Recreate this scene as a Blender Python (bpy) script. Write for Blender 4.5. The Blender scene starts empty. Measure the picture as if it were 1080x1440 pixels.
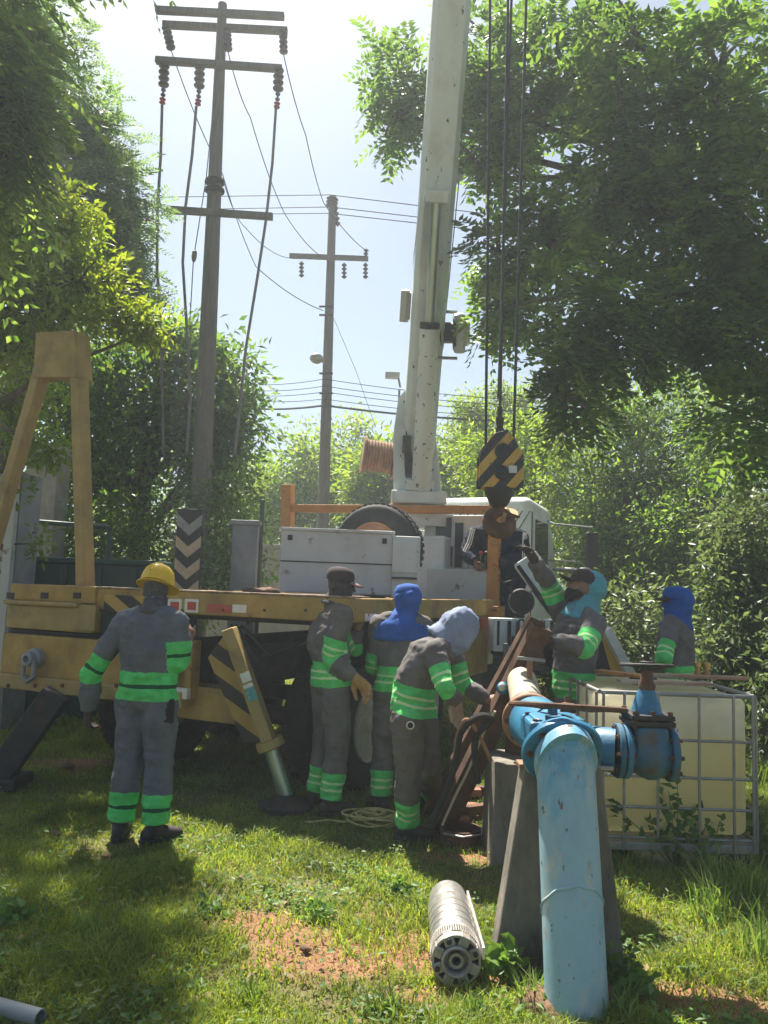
import bpy, bmesh, math, random
import numpy as np
from mathutils import Vector, Matrix, noise as mnoise
random.seed(7); RNG = np.random.default_rng(11)
scn = bpy.context.scene; COL = scn.collection
# ------------------------------------------------------------------ camera
H = 1.6; FP = 1100.0; PITCH = math.atan(110/1100.0); ROLL = math.radians(2.0)
cam_d = bpy.data.cameras.new('camera'); cam = bpy.data.objects.new('camera', cam_d); COL.objects.link(cam)
cam_d.sensor_fit = 'VERTICAL'; cam_d.sensor_height = 36; cam_d.sensor_width = 27; cam_d.lens = FP/1440*36
cam_d.clip_start = .05; cam_d.clip_end = 2000
fw = Vector((0, math.cos(PITCH), math.sin(PITCH))); up0 = Vector((0, -math.sin(PITCH), math.cos(PITCH))); rt0 = Vector((1, 0, 0))
cr, sr = math.cos(ROLL), math.sin(ROLL)
cam_r = rt0*cr + up0*sr; cam_u = up0*cr - rt0*sr
cam.matrix_world = Matrix(((cam_r.x, cam_u.x, -fw.x, 0), (cam_r.y, cam_u.y, -fw.y, 0), (cam_r.z, cam_u.z, -fw.z, H), (0, 0, 0, 1)))
scn.camera = cam
def ray(px, py):
    u = (px-540)/FP; v = (720-py)/FP
    d = cam_r*u + cam_u*v + fw
    return d/d.y
def P(px, py, d):            # a photo pixel at a depth in metres
    return Vector((0, 0, H)) + ray(px, py)*d
def G(px, py, z=0.0):        # a photo pixel on the ground
    r = ray(px, py); return Vector((0, 0, H)) + r*((z-H)/r.z)
# ------------------------------------------------------------------ light
SUN_EL = math.radians(61); SUN_AZ = math.radians(-21)      # azimuth from +Y towards +X
w = bpy.data.worlds.new('World'); scn.world = w; w.use_nodes = True
nt = w.node_tree; nt.nodes.clear()
sky = nt.nodes.new('ShaderNodeTexSky'); sky.sky_type = 'NISHITA'; sky.sun_disc = False
sky.sun_elevation = SUN_EL; sky.sun_rotation = SUN_AZ; sky.air_density = .8; sky.dust_density = 2.2; sky.ozone_density = .4
bg = nt.nodes.new('ShaderNodeBackground'); bg.inputs[1].default_value = .052
wo = nt.nodes.new('ShaderNodeOutputWorld'); tint = nt.nodes.new('ShaderNodeVectorMath'); tint.operation = 'MULTIPLY'; tint.inputs[1].default_value = (.94, 1.01, 1.0); nt.links.new(sky.outputs[0], tint.inputs[0]); nt.links.new(tint.outputs[0], bg.inputs[0]); nt.links.new(bg.outputs[0], wo.inputs[0])
sl = bpy.data.lights.new('sun', 'SUN'); sl.energy = 5.0; sl.angle = math.radians(.6); sl.color = (1, .93, .82)
so = bpy.data.objects.new('sun', sl); COL.objects.link(so)
SD = Vector((math.sin(SUN_AZ)*math.cos(SUN_EL), math.cos(SUN_AZ)*math.cos(SUN_EL), math.sin(SUN_EL)))
so.rotation_euler = SD.to_track_quat('Z', 'Y').to_euler(); so.location = (0, 0, 30)
scn.view_settings.view_transform = 'Standard'; scn.view_settings.look = 'None'; scn.view_settings.exposure = 1.5; scn.view_settings.gamma = 1
# ------------------------------------------------------------------ materials
MATS = {}
def _m(name):
    m = bpy.data.materials.new(name); m.use_nodes = True; nt = m.node_tree; nt.nodes.clear()
    o = nt.nodes.new('ShaderNodeOutputMaterial'); return m, nt, o
def N(nt, t, **k):
    n = nt.nodes.new(t)
    for a, b in k.items(): setattr(n, a, b)
    return n
def mixc(nt, fac, a, b):
    n = N(nt, 'ShaderNodeMix', data_type='RGBA')
    for s, v in ((0, fac), (6, a), (7, b)):
        if isinstance(v, bpy.types.NodeSocket): nt.links.new(v, n.inputs[s])
        else: n.inputs[s].default_value = v if s == 0 else (*v, 1) if len(v) == 3 else v
    return n.outputs[2]
def noise_t(nt, co, scale, detail=5, rough=.6):
    n = N(nt, 'ShaderNodeTexNoise'); n.inputs['Scale'].default_value = scale; n.inputs['Detail'].default_value = detail
    n.inputs['Roughness'].default_value = rough; nt.links.new(co, n.inputs['Vector']); return n.outputs[0]
def ramp(nt, fac, a, b):
    n = N(nt, 'ShaderNodeMapRange'); n.inputs[1].default_value = a; n.inputs[2].default_value = b; n.clamp = True
    nt.links.new(fac, n.inputs[0]); return n.outputs[0]
def mth(nt, op, a, b=None):
    n = N(nt, 'ShaderNodeMath', operation=op)
    for i, v in enumerate((a, b)):
        if v is None: continue
        if isinstance(v, bpy.types.NodeSocket): nt.links.new(v, n.inputs[i])
        else: n.inputs[i].default_value = v
    return n.outputs[0]
def pm(name, c, var=.25, vs=3.0, rough=.6, metal=0., bump=.15, bs=60., layers=(), spec=.5, stripes=None, stretch=None):
    """base colour with cloudy variation; layers: (colour, scale, lo, hi) of noise-masked rust, dirt or chipped paint;
    stripes: (direction, period, colour) painted bars"""
    if name in MATS: return MATS[name]
    m, nt, o = _m(name); b = N(nt, 'ShaderNodeBsdfPrincipled')
    co = N(nt, 'ShaderNodeTexCoord').outputs['Object']
    if stretch:
        mp = N(nt, 'ShaderNodeMapping'); mp.inputs['Scale'].default_value = stretch; nt.links.new(co, mp.inputs[0]); co2 = mp.outputs[0]
    else: co2 = co
    n1 = ramp(nt, noise_t(nt, co2, vs), .3, .7)
    lo = tuple(x*(1-var) for x in c); hi = tuple(min(1, x*(1+var)) for x in c)
    col = mixc(nt, n1, lo, hi)
    if stripes:
        d, per, sc = stripes
        dt = N(nt, 'ShaderNodeVectorMath', operation='DOT_PRODUCT'); nt.links.new(co, dt.inputs[0]); dt.inputs[1].default_value = d
        s = mth(nt, 'LESS_THAN', mth(nt, 'FRACT', mth(nt, 'DIVIDE', dt.outputs['Value'], per)), .5)
        col = mixc(nt, s, col, sc)
    rr = None
    for (lc, ls, a, bb) in layers:
        f = ramp(nt, noise_t(nt, co2, ls, 8, .65), a, bb); col = mixc(nt, f, col, lc)
    nt.links.new(col, b.inputs['Base Color'])
    r2 = N(nt, 'ShaderNodeMapRange'); r2.inputs[3].default_value = max(.03, rough-.12); r2.inputs[4].default_value = min(1, rough+.15)
    nt.links.new(noise_t(nt, co2, vs*3), r2.inputs[0]); nt.links.new(r2.outputs[0], b.inputs['Roughness'])
    b.inputs['Metallic'].default_value = metal; b.inputs['Specular IOR Level'].default_value = spec
    if bump:
        bp = N(nt, 'ShaderNodeBump'); bp.inputs['Strength'].default_value = bump; bp.inputs['Distance'].default_value = .01
        nt.links.new(noise_t(nt, co2, bs), bp.inputs['Height']); nt.links.new(bp.outputs[0], b.inputs['Normal'])
    nt.links.new(b.outputs[0], o.inputs[0]); MATS[name] = m; return m
def leafm(name, c1, c2, tr=.45, rough=.45):
    m, nt, o = _m(name); g = N(nt, 'ShaderNodeNewGeometry')
    col = mixc(nt, g.outputs['Random Per Island'], c1, c2)
    co = N(nt, 'ShaderNodeTexCoord').outputs['Object']; nz = noise_t(nt, co, 1.7, 4); mr = N(nt, 'ShaderNodeMapRange'); mr.inputs[1].default_value = .3; mr.inputs[2].default_value = .7; mr.inputs[3].default_value = .55; mr.inputs[4].default_value = 1.35; nt.links.new(nz, mr.inputs[0])
    vm = N(nt, 'ShaderNodeVectorMath', operation='SCALE'); nt.links.new(col, vm.inputs[0]); nt.links.new(mr.outputs[0], vm.inputs['Scale']); col = vm.outputs[0]
    b = N(nt, 'ShaderNodeBsdfPrincipled'); nt.links.new(col, b.inputs['Base Color']); b.inputs['Roughness'].default_value = rough
    b.inputs['Specular IOR Level'].default_value = .35
    t = N(nt, 'ShaderNodeBsdfTranslucent')
    hs = N(nt, 'ShaderNodeHueSaturation'); hs.inputs['Hue'].default_value = .485; hs.inputs['Saturation'].default_value = 1.15; hs.inputs['Value'].default_value = 1.9
    nt.links.new(col, hs.inputs['Color']); nt.links.new(hs.outputs[0], t.inputs[0])
    mx = N(nt, 'ShaderNodeMixShader'); mx.inputs[0].default_value = tr
    nt.links.new(b.outputs[0], mx.inputs[1]); nt.links.new(t.outputs[0], mx.inputs[2]); nt.links.new(mx.outputs[0], o.inputs[0])
    MATS[name] = m; return m
RUST = (.16, .07, .035); DRUST = (.07, .04, .028)
M = {}
M['yellow'] = pm('yellow_paint', (.38, .235, .055), .28, 4, .6, 0, .1, 50, [(RUST, 5, .6, .72), ((.12, .08, .04), 1.7, .5, .8)])
M['orange'] = pm('orange_paint', (.55, .23, .05), .2, 4, .5, 0, .1, 50, [(RUST, 8, .58, .68)])
M['tan'] = pm('tan_yellow_paint', (.34, .24, .08), .22, 4, .6, 0, .1, 50, [((.14, .09, .04), 3, .55, .8)])
M['white'] = pm('white_paint', (.74, .77, .75), .1, 3, .4, 0, .06, 40, [((.22, .12, .07), 9, .66, .72), ((.4, .38, .33), 2.5, .5, .9)])
M['boom'] = pm('boom_paint', (.6, .64, .62), .08, 2, .42, 0, .05, 40, [((.06, .055, .05), 9, .645, .655), ((.36, .35, .31), 3, .5, .85)], stretch=(1, 1, .45))
M['chip'] = pm('chipped_white_paint', (.6, .63, .61), .08, 2, .42, 0, .05, 40, [((.05, .045, .04), 13, .61, .62)])
M['boxw'] = pm('dull_white_paint', (.54, .56, .55), .12, 4, .5, 0, .08, 40, [(RUST, 5, .62, .7), ((.3, .29, .26), 2, .45, .8)])
M['black'] = pm('black_paint', (.018, .018, .02), .3, 4, .55)
M['dark'] = pm('dark_steel', (.03, .028, .027), .4, 5, .7, 0, .2, 40, [(DRUST, 6, .55, .7)])
M['rubber'] = pm('rubber', (.022, .022, .023), .3, 12, .8, 0, .2, 80, [((.06, .05, .04), 4, .55, .8)])
M['rust'] = pm('rusty_steel', (.12, .06, .035), .4, 9, .85, 0, .3, 60, [((.05, .03, .022), 5, .45, .7)])
M['rail'] = pm('worn_rail', (.4, .3, .22), .3, 9, .7, 0, .2, 60, [(RUST, 7, .5, .62)])
M['drum'] = pm('brown_rope', (.26, .15, .09), .35, 12, .9, 0, .3, 60)
M['rimrust'] = pm('rusty_rim', (.3, .15, .08), .3, 8, .7, 0, .2, 60)
M['steel'] = pm('bright_steel', (.74, .72, .68), .12, 14, .32, .85, .03, 200, [((.4, .36, .3), 6, .6, .8)])
M['chrome'] = pm('chromed_rod', (.42, .48, .46), .1, 5, .34, .8, 0)
M['galv'] = pm('galvanised_steel', (.3, .3, .29), .2, 12, .5, .7, .05, 120, [(RUST, 8, .66, .75)])
M['castg'] = pm('cast_metal', (.34, .32, .29), .25, 20, .55, .5, .15, 90, [((.2, .1, .05), 10, .55, .7)])
M['glass'] = pm('dark_glass', (.02, .025, .025), .1, 3, .08, 0, 0)
M['red'] = pm('red_reflector', (.45, .03, .02), .1, 10, .3)
M['redp'] = pm('red_tape', (.4, .07, .04), .2, 20, .5)
M['whitep'] = pm('white_tape', (.7, .68, .62), .1, 20, .5)
M['blue'] = pm('blue_paint', (.025, .16, .29), .22, 6, .45, 0, .18, 40, [((.05, .14, .2), 4, .5, .75), ((.1, .07, .05), 11, .64, .7)])
M['dkblue'] = pm('weathered_blue_paint', (.025, .11, .19), .3, 7, .55, 0, .25, 40, [((.09, .07, .06), 7, .5, .66)])
M['pipe'] = pm('faded_blue_pipe', (.27, .43, .5), .16, 3, .48, 0, .12, 50, [((.1, .3, .44), 2.4, .5, .62), ((.52, .48, .36), 2.9, .54, .64), ((.3, .22, .13), 6, .62, .72), ((.12, .08, .05), 30, .62, .66)], stretch=(1, 1, .55))
M['cream'] = pm('cream_pipe', (.42, .37, .28), .15, 6, .6, 0, .12, 50, [((.28, .17, .09), 6, .6, .75)])
M['conc'] = pm('dark_concrete', (.2, .18, .145), .4, 6, .9, 0, .7, 30, [((.07, .065, .052), 3, .5, .66), ((.2, .17, .13), 8, .58, .7)], stretch=(1.6, 1.6, .6))
M['concl'] = pm('concrete', (.34, .31, .27), .2, 5, .9, 0, .4, 35)
M['pole'] = pm('weathered_pole', (.13, .115, .1), .25, 6, .9, 0, .3, 25, stretch=(6, 6, .5))
M['insul'] = pm('brown_insulator', (.07, .045, .045), .2, 8, .35)
M['redcap'] = pm('red_insulator', (.35, .03, .03), .2, 8, .4)
M['wire'] = pm('cable', (.03, .03, .033), .2, 8, .6)
M['wiregrey'] = pm('grey_cable', (.13, .12, .12), .2, 8, .6)
M['brick'] = pm('brick', (.3, .13, .08), .25, 20, .9, 0, .4, 60)
M['rope'] = pm('yellow_rope', (.42, .36, .14), .3, 40, .9, 0, .4, 300)
M['trunk'] = pm('bark', (.1, .085, .065), .4, 8, .95, 0, .6, 30, stretch=(3, 3, .6))
M['wood'] = pm('weathered_timber', (.36, .2, .12), .3, 6, .8, 0, .3, 50, [((.45, .38, .28), 4, .5, .6)], stretch=(.5, 4, 4))
M['green'] = pm('dark_green_paint', (.03, .075, .06), .25, 4, .5, 0, .05, 40)
M['grey'] = pm('grey_paint', (.25, .27, .28), .2, 4, .6, 0, .1, 40)
M['brass'] = pm('brass', (.5, .33, .12), .2, 12, .35, .9, .05)
M['sand'] = pm('sand_paint', (.55, .42, .28), .15, 6, .7)
M['haz'] = pm('hazard_paint', (.42, .26, .06), .15, 4, .55, 0, .08, 50, [((.12, .08, .04), 6, .6, .8)], stripes=((.55, 0, .83), .19, (.02, .02, .02)))
M['hookpaint'] = pm('hook_block_paint', (.5, .3, .06), .2, 8, .5, 0, .1, 60, [((.12, .07, .04), 14, .55, .66)], stripes=((.77, 0, -.64), .115, (.025, .025, .028)))
M['barr'] = pm('barrier_paint', (.6, .36, .06), .1, 4, .5, 0, .05, 50, stripes=((.96, 0, .28), .26, (.02, .02, .02)))
M['plastic'] = None
# ------------------------------------------------------------------ mesh helpers
def link(name, me, mat=None, parent=None):
    o = bpy.data.objects.new(name, me); COL.objects.link(o)
    if mat is not None:
        for mm in (mat if isinstance(mat, (list, tuple)) else [mat]): me.materials.append(mm)
    if parent is not None:
        o.parent = parent; o.matrix_parent_inverse = WM[parent].inverted() if parent in WM else Matrix()
    WM[o] = Matrix()
    return o
WM = {}
def tag(o, label=None, cat=None, group=None, kind=None):
    if label: o['label'] = label
    if cat: o['category'] = cat
    if group: o['group'] = group
    if kind: o['kind'] = kind
    return o
def thing(name, loc, label, cat, group=None):
    o = bpy.data.objects.new(name, None); COL.objects.link(o); o.location = loc; o.empty_display_size = .1
    WM[o] = Matrix.Translation(loc); return tag(o, label, cat, group)
def fr(d, hint=Vector((0, 0, 1))):
    d = Vector(d).normalized()
    if abs(d.dot(hint)) > .97: hint = Vector((1, 0, 0)) if abs(d.x) < .9 else Vector((0, 1, 0))
    x = hint.cross(d).normalized(); return x, d.cross(x).normalized(), d
class MB:
    def __init__(s): s.v = []; s.f = []
    def add(s, vs, fs):
        n = len(s.v); s.v += [Vector(a) for a in vs]; s.f += [tuple(i+n for i in f) for f in fs]; return s
    def box(s, c, sz, ax=None):
        ax = ax or (Vector((1, 0, 0)), Vector((0, 1, 0)), Vector((0, 0, 1))); c = Vector(c)
        vs = [c + ax[0]*(sz[0]/2*i) + ax[1]*(sz[1]/2*j) + ax[2]*(sz[2]/2*k) for k in (-1, 1) for j in (-1, 1) for i in (-1, 1)]
        return s.add(vs, [(0, 2, 3, 1), (4, 5, 7, 6), (0, 1, 5, 4), (2, 6, 7, 3), (0, 4, 6, 2), (1, 3, 7, 5)])
    def beam(s, a, b, wd, ht, hint=Vector((0, 0, 1))):        # square bar a -> b
        a, b = Vector(a), Vector(b); x, y, z = fr(b-a, hint); return s.box((a+b)/2, (wd, ht, (b-a).length), (x, y, z))
    def prism(s, poly, o, ux, uy, th):
        ux, uy = Vector(ux), Vector(uy); n = ux.cross(uy).normalized(); o = Vector(o); k = len(poly)
        a = [o + ux*p[0] + uy*p[1] - n*(th/2) for p in poly]; b = [q + n*th for q in a]
        return s.add(a+b, [tuple(reversed(range(k))), tuple(range(k, 2*k))] + [(i, (i+1) % k, k+(i+1) % k, k+i) for i in range(k)])
    def tube(s, pts, r, n=10, cap=True, flat=1.0, hint=Vector((0, 0, 1))):
        pts = [Vector(p) for p in pts]; m = len(pts); rs = r if isinstance(r, (list, tuple)) else [r]*m
        t = [(pts[min(i+1, m-1)]-pts[max(i-1, 0)]).normalized() for i in range(m)]
        x, y, _ = fr(t[0], hint); vs = []
        for i in range(m):
            x = (x - t[i]*x.dot(t[i])).normalized(); y = t[i].cross(x)
            for k in range(n):
                a = 2*math.pi*k/n; vs.append(pts[i] + x*(math.cos(a)*rs[i]) + y*(math.sin(a)*rs[i]*flat))
        fs = [(i*n+k, i*n+(k+1) % n, (i+1)*n+(k+1) % n, (i+1)*n+k) for i in range(m-1) for k in range(n)]
        if cap: fs += [tuple(reversed(range(n))), tuple(range((m-1)*n, m*n))]
        return s.add(vs, fs)
    def lathe(s, o, ax, prof, n=28, closed=False, ang=0.):
        x, y, z = fr(ax); o = Vector(o); vs = []
        for (r, h) in prof:
            for k in range(n):
                a = 2*math.pi*k/n+ang; vs.append(o + z*h + x*(math.cos(a)*r) + y*(math.sin(a)*r))
        m = len(prof); fs = [(i*n+k, i*n+(k+1) % n, (i+1)*n+(k+1) % n, (i+1)*n+k) for i in range(m-1) for k in range(n)]
        if closed: fs += [((m-1)*n+k, (m-1)*n+(k+1) % n, (k+1) % n, k) for k in range(n)]
        else:
            if prof[0][0] > 1e-6: fs.append(tuple(reversed(range(n))))
            if prof[-1][0] > 1e-6: fs.append(tuple(range((m-1)*n, m*n)))
        return s.add(vs, fs)
    def cyl(s, a, b, r, n=20):
        a, b = Vector(a), Vector(b); return s.lathe(a, b-a, [(r, 0), (r, (b-a).length)], n)
    def ell(s, c, rad, ax=None, nu=16, nv=10):
        ax = ax or (Vector((1, 0, 0)), Vector((0, 1, 0)), Vector((0, 0, 1))); c = Vector(c); vs = [c - ax[2]*rad[2]]
        for j in range(1, nv):
            th = math.pi*j/nv - math.pi/2
            for k in range(nu):
                a = 2*math.pi*k/nu; vs.append(c + ax[0]*(rad[0]*math.cos(th)*math.cos(a)) + ax[1]*(rad[1]*math.cos(th)*math.sin(a)) + ax[2]*(rad[2]*math.sin(th)))
        vs.append(c + ax[2]*rad[2]); L = len(vs)-1
        fs = [(0, 1+(k+1) % nu, 1+k) for k in range(nu)]
        fs += [(1+j*nu+k, 1+j*nu+(k+1) % nu, 1+(j+1)*nu+(k+1) % nu, 1+(j+1)*nu+k) for j in range(nv-2) for k in range(nu)]
        fs += [(1+(nv-2)*nu+k, 1+(nv-2)*nu+(k+1) % nu, L) for k in range(nu)]
        return s.add(vs, fs)
    def loft(s, rings):                                   # rings: (centre, wvec, w, dvec, d)
        n = 18; vs = []
        for (c, wv, wd, dv, dp) in rings:
            for k in range(n):
                a = 2*math.pi*k/n; vs.append(Vector(c) + wv*(math.cos(a)*wd) + dv*(math.sin(a)*dp))
        m = len(rings); fs = [(i*n+k, i*n+(k+1) % n, (i+1)*n+(k+1) % n, (i+1)*n+k) for i in range(m-1) for k in range(n)]
        return s.add(vs, fs + [tuple(reversed(range(n))), tuple(range((m-1)*n, m*n))])
    def mesh(s, name):
        me = bpy.data.meshes.new(name); me.from_pydata([tuple(a) for a in s.v], [], s.f); me.update()
        b = bmesh.new(); b.from_mesh(me); bmesh.ops.recalc_face_normals(b, faces=b.faces); b.to_mesh(me); b.free(); return me
    def build(s, name, mat, parent=None, smooth=False, bevel=0., label=None):
        me = s.mesh(name)
        if smooth:
            me.polygons.foreach_set('use_smooth', [True]*len(me.polygons)); me.set_sharp_from_angle(angle=math.radians(40))
        o = link(name, me, mat, parent)
        if bevel:
            b = o.modifiers.new('bevel', 'BEVEL'); b.width = bevel; b.segments = 2; b.limit_method = 'ANGLE'; b.harden_normals = False
        if label: o['label'] = label
        return o
def np_mesh(name, V, F, mat, parent=None, smooth=False):
    me = bpy.data.meshes.new(name); V = np.asarray(V, dtype=np.float32); F = np.asarray(F, dtype=np.int32); k = F.shape[1]
    me.vertices.add(len(V)); me.vertices.foreach_set('co', V.ravel()); me.loops.add(F.size); me.loops.foreach_set('vertex_index', F.ravel())
    me.polygons.add(len(F)); me.polygons.foreach_set('loop_start', np.arange(0, F.size, k, dtype=np.int32))
    me.update(calc_edges=True)
    if smooth: me.polygons.foreach_set('use_smooth', np.ones(len(F), dtype=bool))
    return link(name, me, mat, parent)
def remesh(mb, vox, smooth=4, fac=.5):
    """union of overlapping closed shapes as one continuous skin"""
    me = mb.mesh('tmp'); o = bpy.data.objects.new('tmp', me); COL.objects.link(o)
    r = o.modifiers.new('r', 'REMESH'); r.mode = 'VOXEL'; r.voxel_size = vox; r.use_smooth_shade = True
    if smooth:
        s = o.modifiers.new('s', 'SMOOTH'); s.factor = fac; s.iterations = smooth
    dg = bpy.context.evaluated_depsgraph_get(); out = bpy.data.meshes.new_from_object(o.evaluated_get(dg))
    bpy.data.objects.remove(o); bpy.data.meshes.remove(me); return out
def wrinkle(me, amp, sc, seed=0., anis=(1, 1, 1.6)):
    n = len(me.vertices); V = np.empty(n*3); me.vertices.foreach_get('co', V); V = V.reshape(-1, 3)
    NN = np.empty(n*3); me.vertex_normals.foreach_get('vector', NN); NN = NN.reshape(-1, 3)
    Q = V*sc*np.array(anis)+np.array([seed, 0, 0]); nz = mnoise.noise
    k = np.array([nz(q) + .5*abs(nz((q[0]*2.3, q[1]*2.3, q[2]*2.3))) + .25*nz((q[0]*4.7, q[1]*4.7, q[2]*4.7)) for q in Q.tolist()])
    me.vertices.foreach_set('co', (V+NN*(k*amp)[:, None]).ravel()); me.update()
# ================================================================== GROUND
DIRT = []      # bare red soil patches: centre, radii
for (px, py, rx, ry) in ((425, 1318, .30, .16), (470, 1352, .33, .12), (560, 1330, .26, .2), (505, 1285, .2, .07), (700, 1375, .18, .1), (960, 1400, .22, .15), (1040, 1420, .2, .1),
                         (660, 1205, .3, .12), (90, 1075, .4, .2), (610, 1395, .25, .08), (360, 1300, .3, .12), (840, 1400, .18, .1), (940, 1245, .12, .06)):
    c = G(px, py); DIRT.append((c.x, c.y, rx, ry))
def dirt_at(X, Y):
    d = np.zeros_like(X)
    wob = .35*np.sin(X*9+Y*4)+.3*np.sin(Y*13-X*5)+.25*np.sin(X*23+1)*np.sin(Y*19)
    for (cx, cy, rx, ry) in DIRT:
        q = ((X-cx)/rx)**2 + ((Y-cy)/ry)**2
        d = np.maximum(d, np.clip(1.6-q*(1+.5*wob)-.3*wob, 0, 1))
    return d
def ground_z(X, Y):
    r = np.clip((9-np.hypot(X, Y-4))/3, 0, 1)
    return (.012*np.sin(X*2.3+Y)+.01*np.sin(Y*3.1-X*1.3)+.006*np.sin(X*7.1)*np.sin(Y*6.3))*r - .012
xs = np.concatenate([[-400, -150, -60, -25, -12], np.arange(-7, 7.01, .08), [12, 25, 60, 150, 400]])
ys = np.concatenate([[-60, -20, -6, -2], np.arange(0, 12.01, .08), [14, 18, 25, 40, 80, 200, 600]])
XX, YY = np.meshgrid(xs, ys); V = np.stack([XX.ravel(), YY.ravel(), ground_z(XX, YY).ravel()], 1); nx, ny = len(xs), len(ys)
I = (np.arange(ny-1)[:, None]*nx + np.arange(nx-1)[None]).ravel(); F = np.stack([I, I+1, I+1+nx, I+nx], 1)
m, nt, o = _m('soil'); b = N(nt, 'ShaderNodeBsdfPrincipled'); co = N(nt, 'ShaderNodeTexCoord').outputs['Object']
at = N(nt, 'ShaderNodeAttribute'); at.attribute_name = 'dirt'
n1 = ramp(nt, noise_t(nt, co, 2.2, 8), .35, .65); n2 = ramp(nt, noise_t(nt, co, 30, 6), .3, .7)
base = mixc(nt, n1, (.08, .12, .025), (.17, .17, .05)); soil = mixc(nt, n2, (.15, .062, .03), (.33, .17, .09))
col = mixc(nt, at.outputs['Fac'], mixc(nt, n2, base, (.12, .085, .045)), soil); nt.links.new(col, b.inputs['Base Color']); b.inputs['Roughness'].default_value = .95
bp = N(nt, 'ShaderNodeBump'); bp.inputs['Strength'].default_value = .8; bp.inputs['Distance'].default_value = .02; nt.links.new(noise_t(nt, co, 45, 8), bp.inputs['Height']); nt.links.new(bp.outputs[0], b.inputs['Normal'])
nt.links.new(b.outputs[0], o.inputs[0])
gr = np_mesh('ground', V, F, m, smooth=True); tag(gr, 'red-brown soil ground under the grass', kind='structure')
a = gr.data.attributes.new('dirt', 'FLOAT', 'POINT'); a.data.foreach_set('value', dirt_at(XX.ravel(), YY.ravel()).astype(np.float32))
# grass
def blades(name, X, Y, hgt, wid, lean, mat, label, parent=None, z0=None):
    n = len(X); z = ground_z(X, Y)-.004 if z0 is None else z0
    a = RNG.uniform(0, 2*np.pi, n); b = RNG.uniform(0, 2*np.pi, n); lx, ly = np.cos(a)*lean, np.sin(a)*lean; sx, sy = np.cos(b)*wid/2, np.sin(b)*wid/2
    V = np.empty((n, 5, 3)); p = np.stack([X, Y, z], 1)
    V[:, 0] = p - np.stack([sx, sy, 0*sx], 1); V[:, 1] = p + np.stack([sx, sy, 0*sx], 1)
    mid = p + np.stack([lx*.35, ly*.35, hgt*.6], 1)
    V[:, 2] = mid + np.stack([sx, sy, 0*sx], 1)*.75; V[:, 3] = mid - np.stack([sx, sy, 0*sx], 1)*.75
    V[:, 4] = p + np.stack([lx, ly, hgt*(1-.25*np.minimum(1, lean/np.maximum(hgt, 1e-3)))], 1)
    k = (np.arange(n)*5)[:, None]; F = np.concatenate([k+np.array([[0, 1, 2]]), k+np.array([[0, 2, 3]]), k+np.array([[3, 2, 4]])], 0)
    o = np_mesh(name, V.reshape(-1, 3), F, mat, parent); return o
def clump_noise(X, Y, s, seed):
    return .5+.5*np.sin(X*s+seed+1.7*np.sin(Y*s*.7+seed))*np.sin(Y*s*1.2-seed+1.3*np.sin(X*s*.6))
n = 330000; Y = 2.3 + 6.2*RNG.random(n)**1.35; X = (RNG.random(n)*2-1)*(Y*.56+.35)
d = dirt_at(X, Y); cl = clump_noise(X, Y, 3.1, 1.)*.6 + clump_noise(X, Y, 9., 4.)*.4
keep = RNG.random(n) < np.clip((1-.82*d*(.55+.6*RNG.random(n)))*(.35+.9*cl), 0, 1); X, Y, cl, d = X[keep], Y[keep], cl[keep], d[keep]
hg = (.02+.065*cl**1.5)*RNG.uniform(.5, 1.6, len(X)); hg *= 1+.5*np.clip(X-1.1, 0, 1)
M['grass'] = leafm('grass_blade', (.112, .193, .027), (.275, .312, .068), .44, .55)
g1 = blades('grass', X, Y, hg, RNG.uniform(.004, .009, len(X)), hg*RNG.uniform(.2, 1.3, len(X)), M['grass'], ''); tag(g1, 'short green grass covering the ground round the well', 'grass', kind='stuff')
n = 60000; Y = 8 + 22*RNG.random(n)**1.5; X = (RNG.random(n)*2-1)*(Y*.62); hg = RNG.uniform(.04, .14, n)
g2 = blades('grass', X, Y, hg, RNG.uniform(.012, .03, n), hg*RNG.uniform(.3, 1.2, n), M['grass'], ''); tag(g2, 'rougher grass beyond the truck and under the trees', 'grass', kind='stuff')
# straw-coloured dead blades
n = 26000; Y = 2.3 + 5.0*RNG.random(n)**1.3; X = (RNG.random(n)*2-1)*(Y*.55+.3); k = RNG.random(n) < .2+.5*clump_noise(X, Y, 2.2, 8.); X, Y = X[k], Y[k]; hg = RNG.uniform(.008, .03, len(X))
M['straw'] = leafm('dry_straw', (.2, .15, .07), (.36, .27, .13), .2, .7)
g3 = blades('dry_grass', X, Y, hg, RNG.uniform(.003, .006, len(X)), RNG.uniform(.02, .07, len(X)), M['straw'], ''); tag(g3, 'dry straw litter scattered through the lawn', 'straw', kind='stuff')
# tall tufts
M['tall'] = leafm('tall_grass_blade', (.08, .16, .03), (.2, .27, .07), .42, .5)
TUFTS = [(1050, 1265, .34, 170, 'big arching grass tuft right of the tank weeds'), (1005, 1290, .26, 110, 'medium grass tuft at the edge of the tank shadow'), (1075, 1345, .28, 110, 'grass tuft nearest the bare soil right of the pipe'), (985, 1232, .24, 70, 'grass tuft under the tank front pallet foot'), (885, 1228, .18, 50, 'thin grass tuft between the concrete support and the tank'),
         (872, 1432, .16, 70, 'grass tuft growing against the right of the blue pipe foot'), (745, 1405, .16, 80, 'grass tuft growing against the left of the blue pipe foot'), (700, 1345, .12, 40, 'grass tuft at the lower left corner of the concrete support'), (668, 1425, .13, 60, 'grass tuft just in front of the steel pump'), (540, 1420, .14, 90, 'wide grass tuft on the lawn in front of the bare soil'),
         (285, 1275, .12, 40, 'sparse grass tuft in the truck shadow'), (120, 1320, .14, 70, 'grass tuft beside the bright broad weed'), (350, 1405, .11, 60, 'grass tuft in the front tree shadow'), (1072, 1110, .4, 130, 'tall grass tuft right of the caged tank')]
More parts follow.
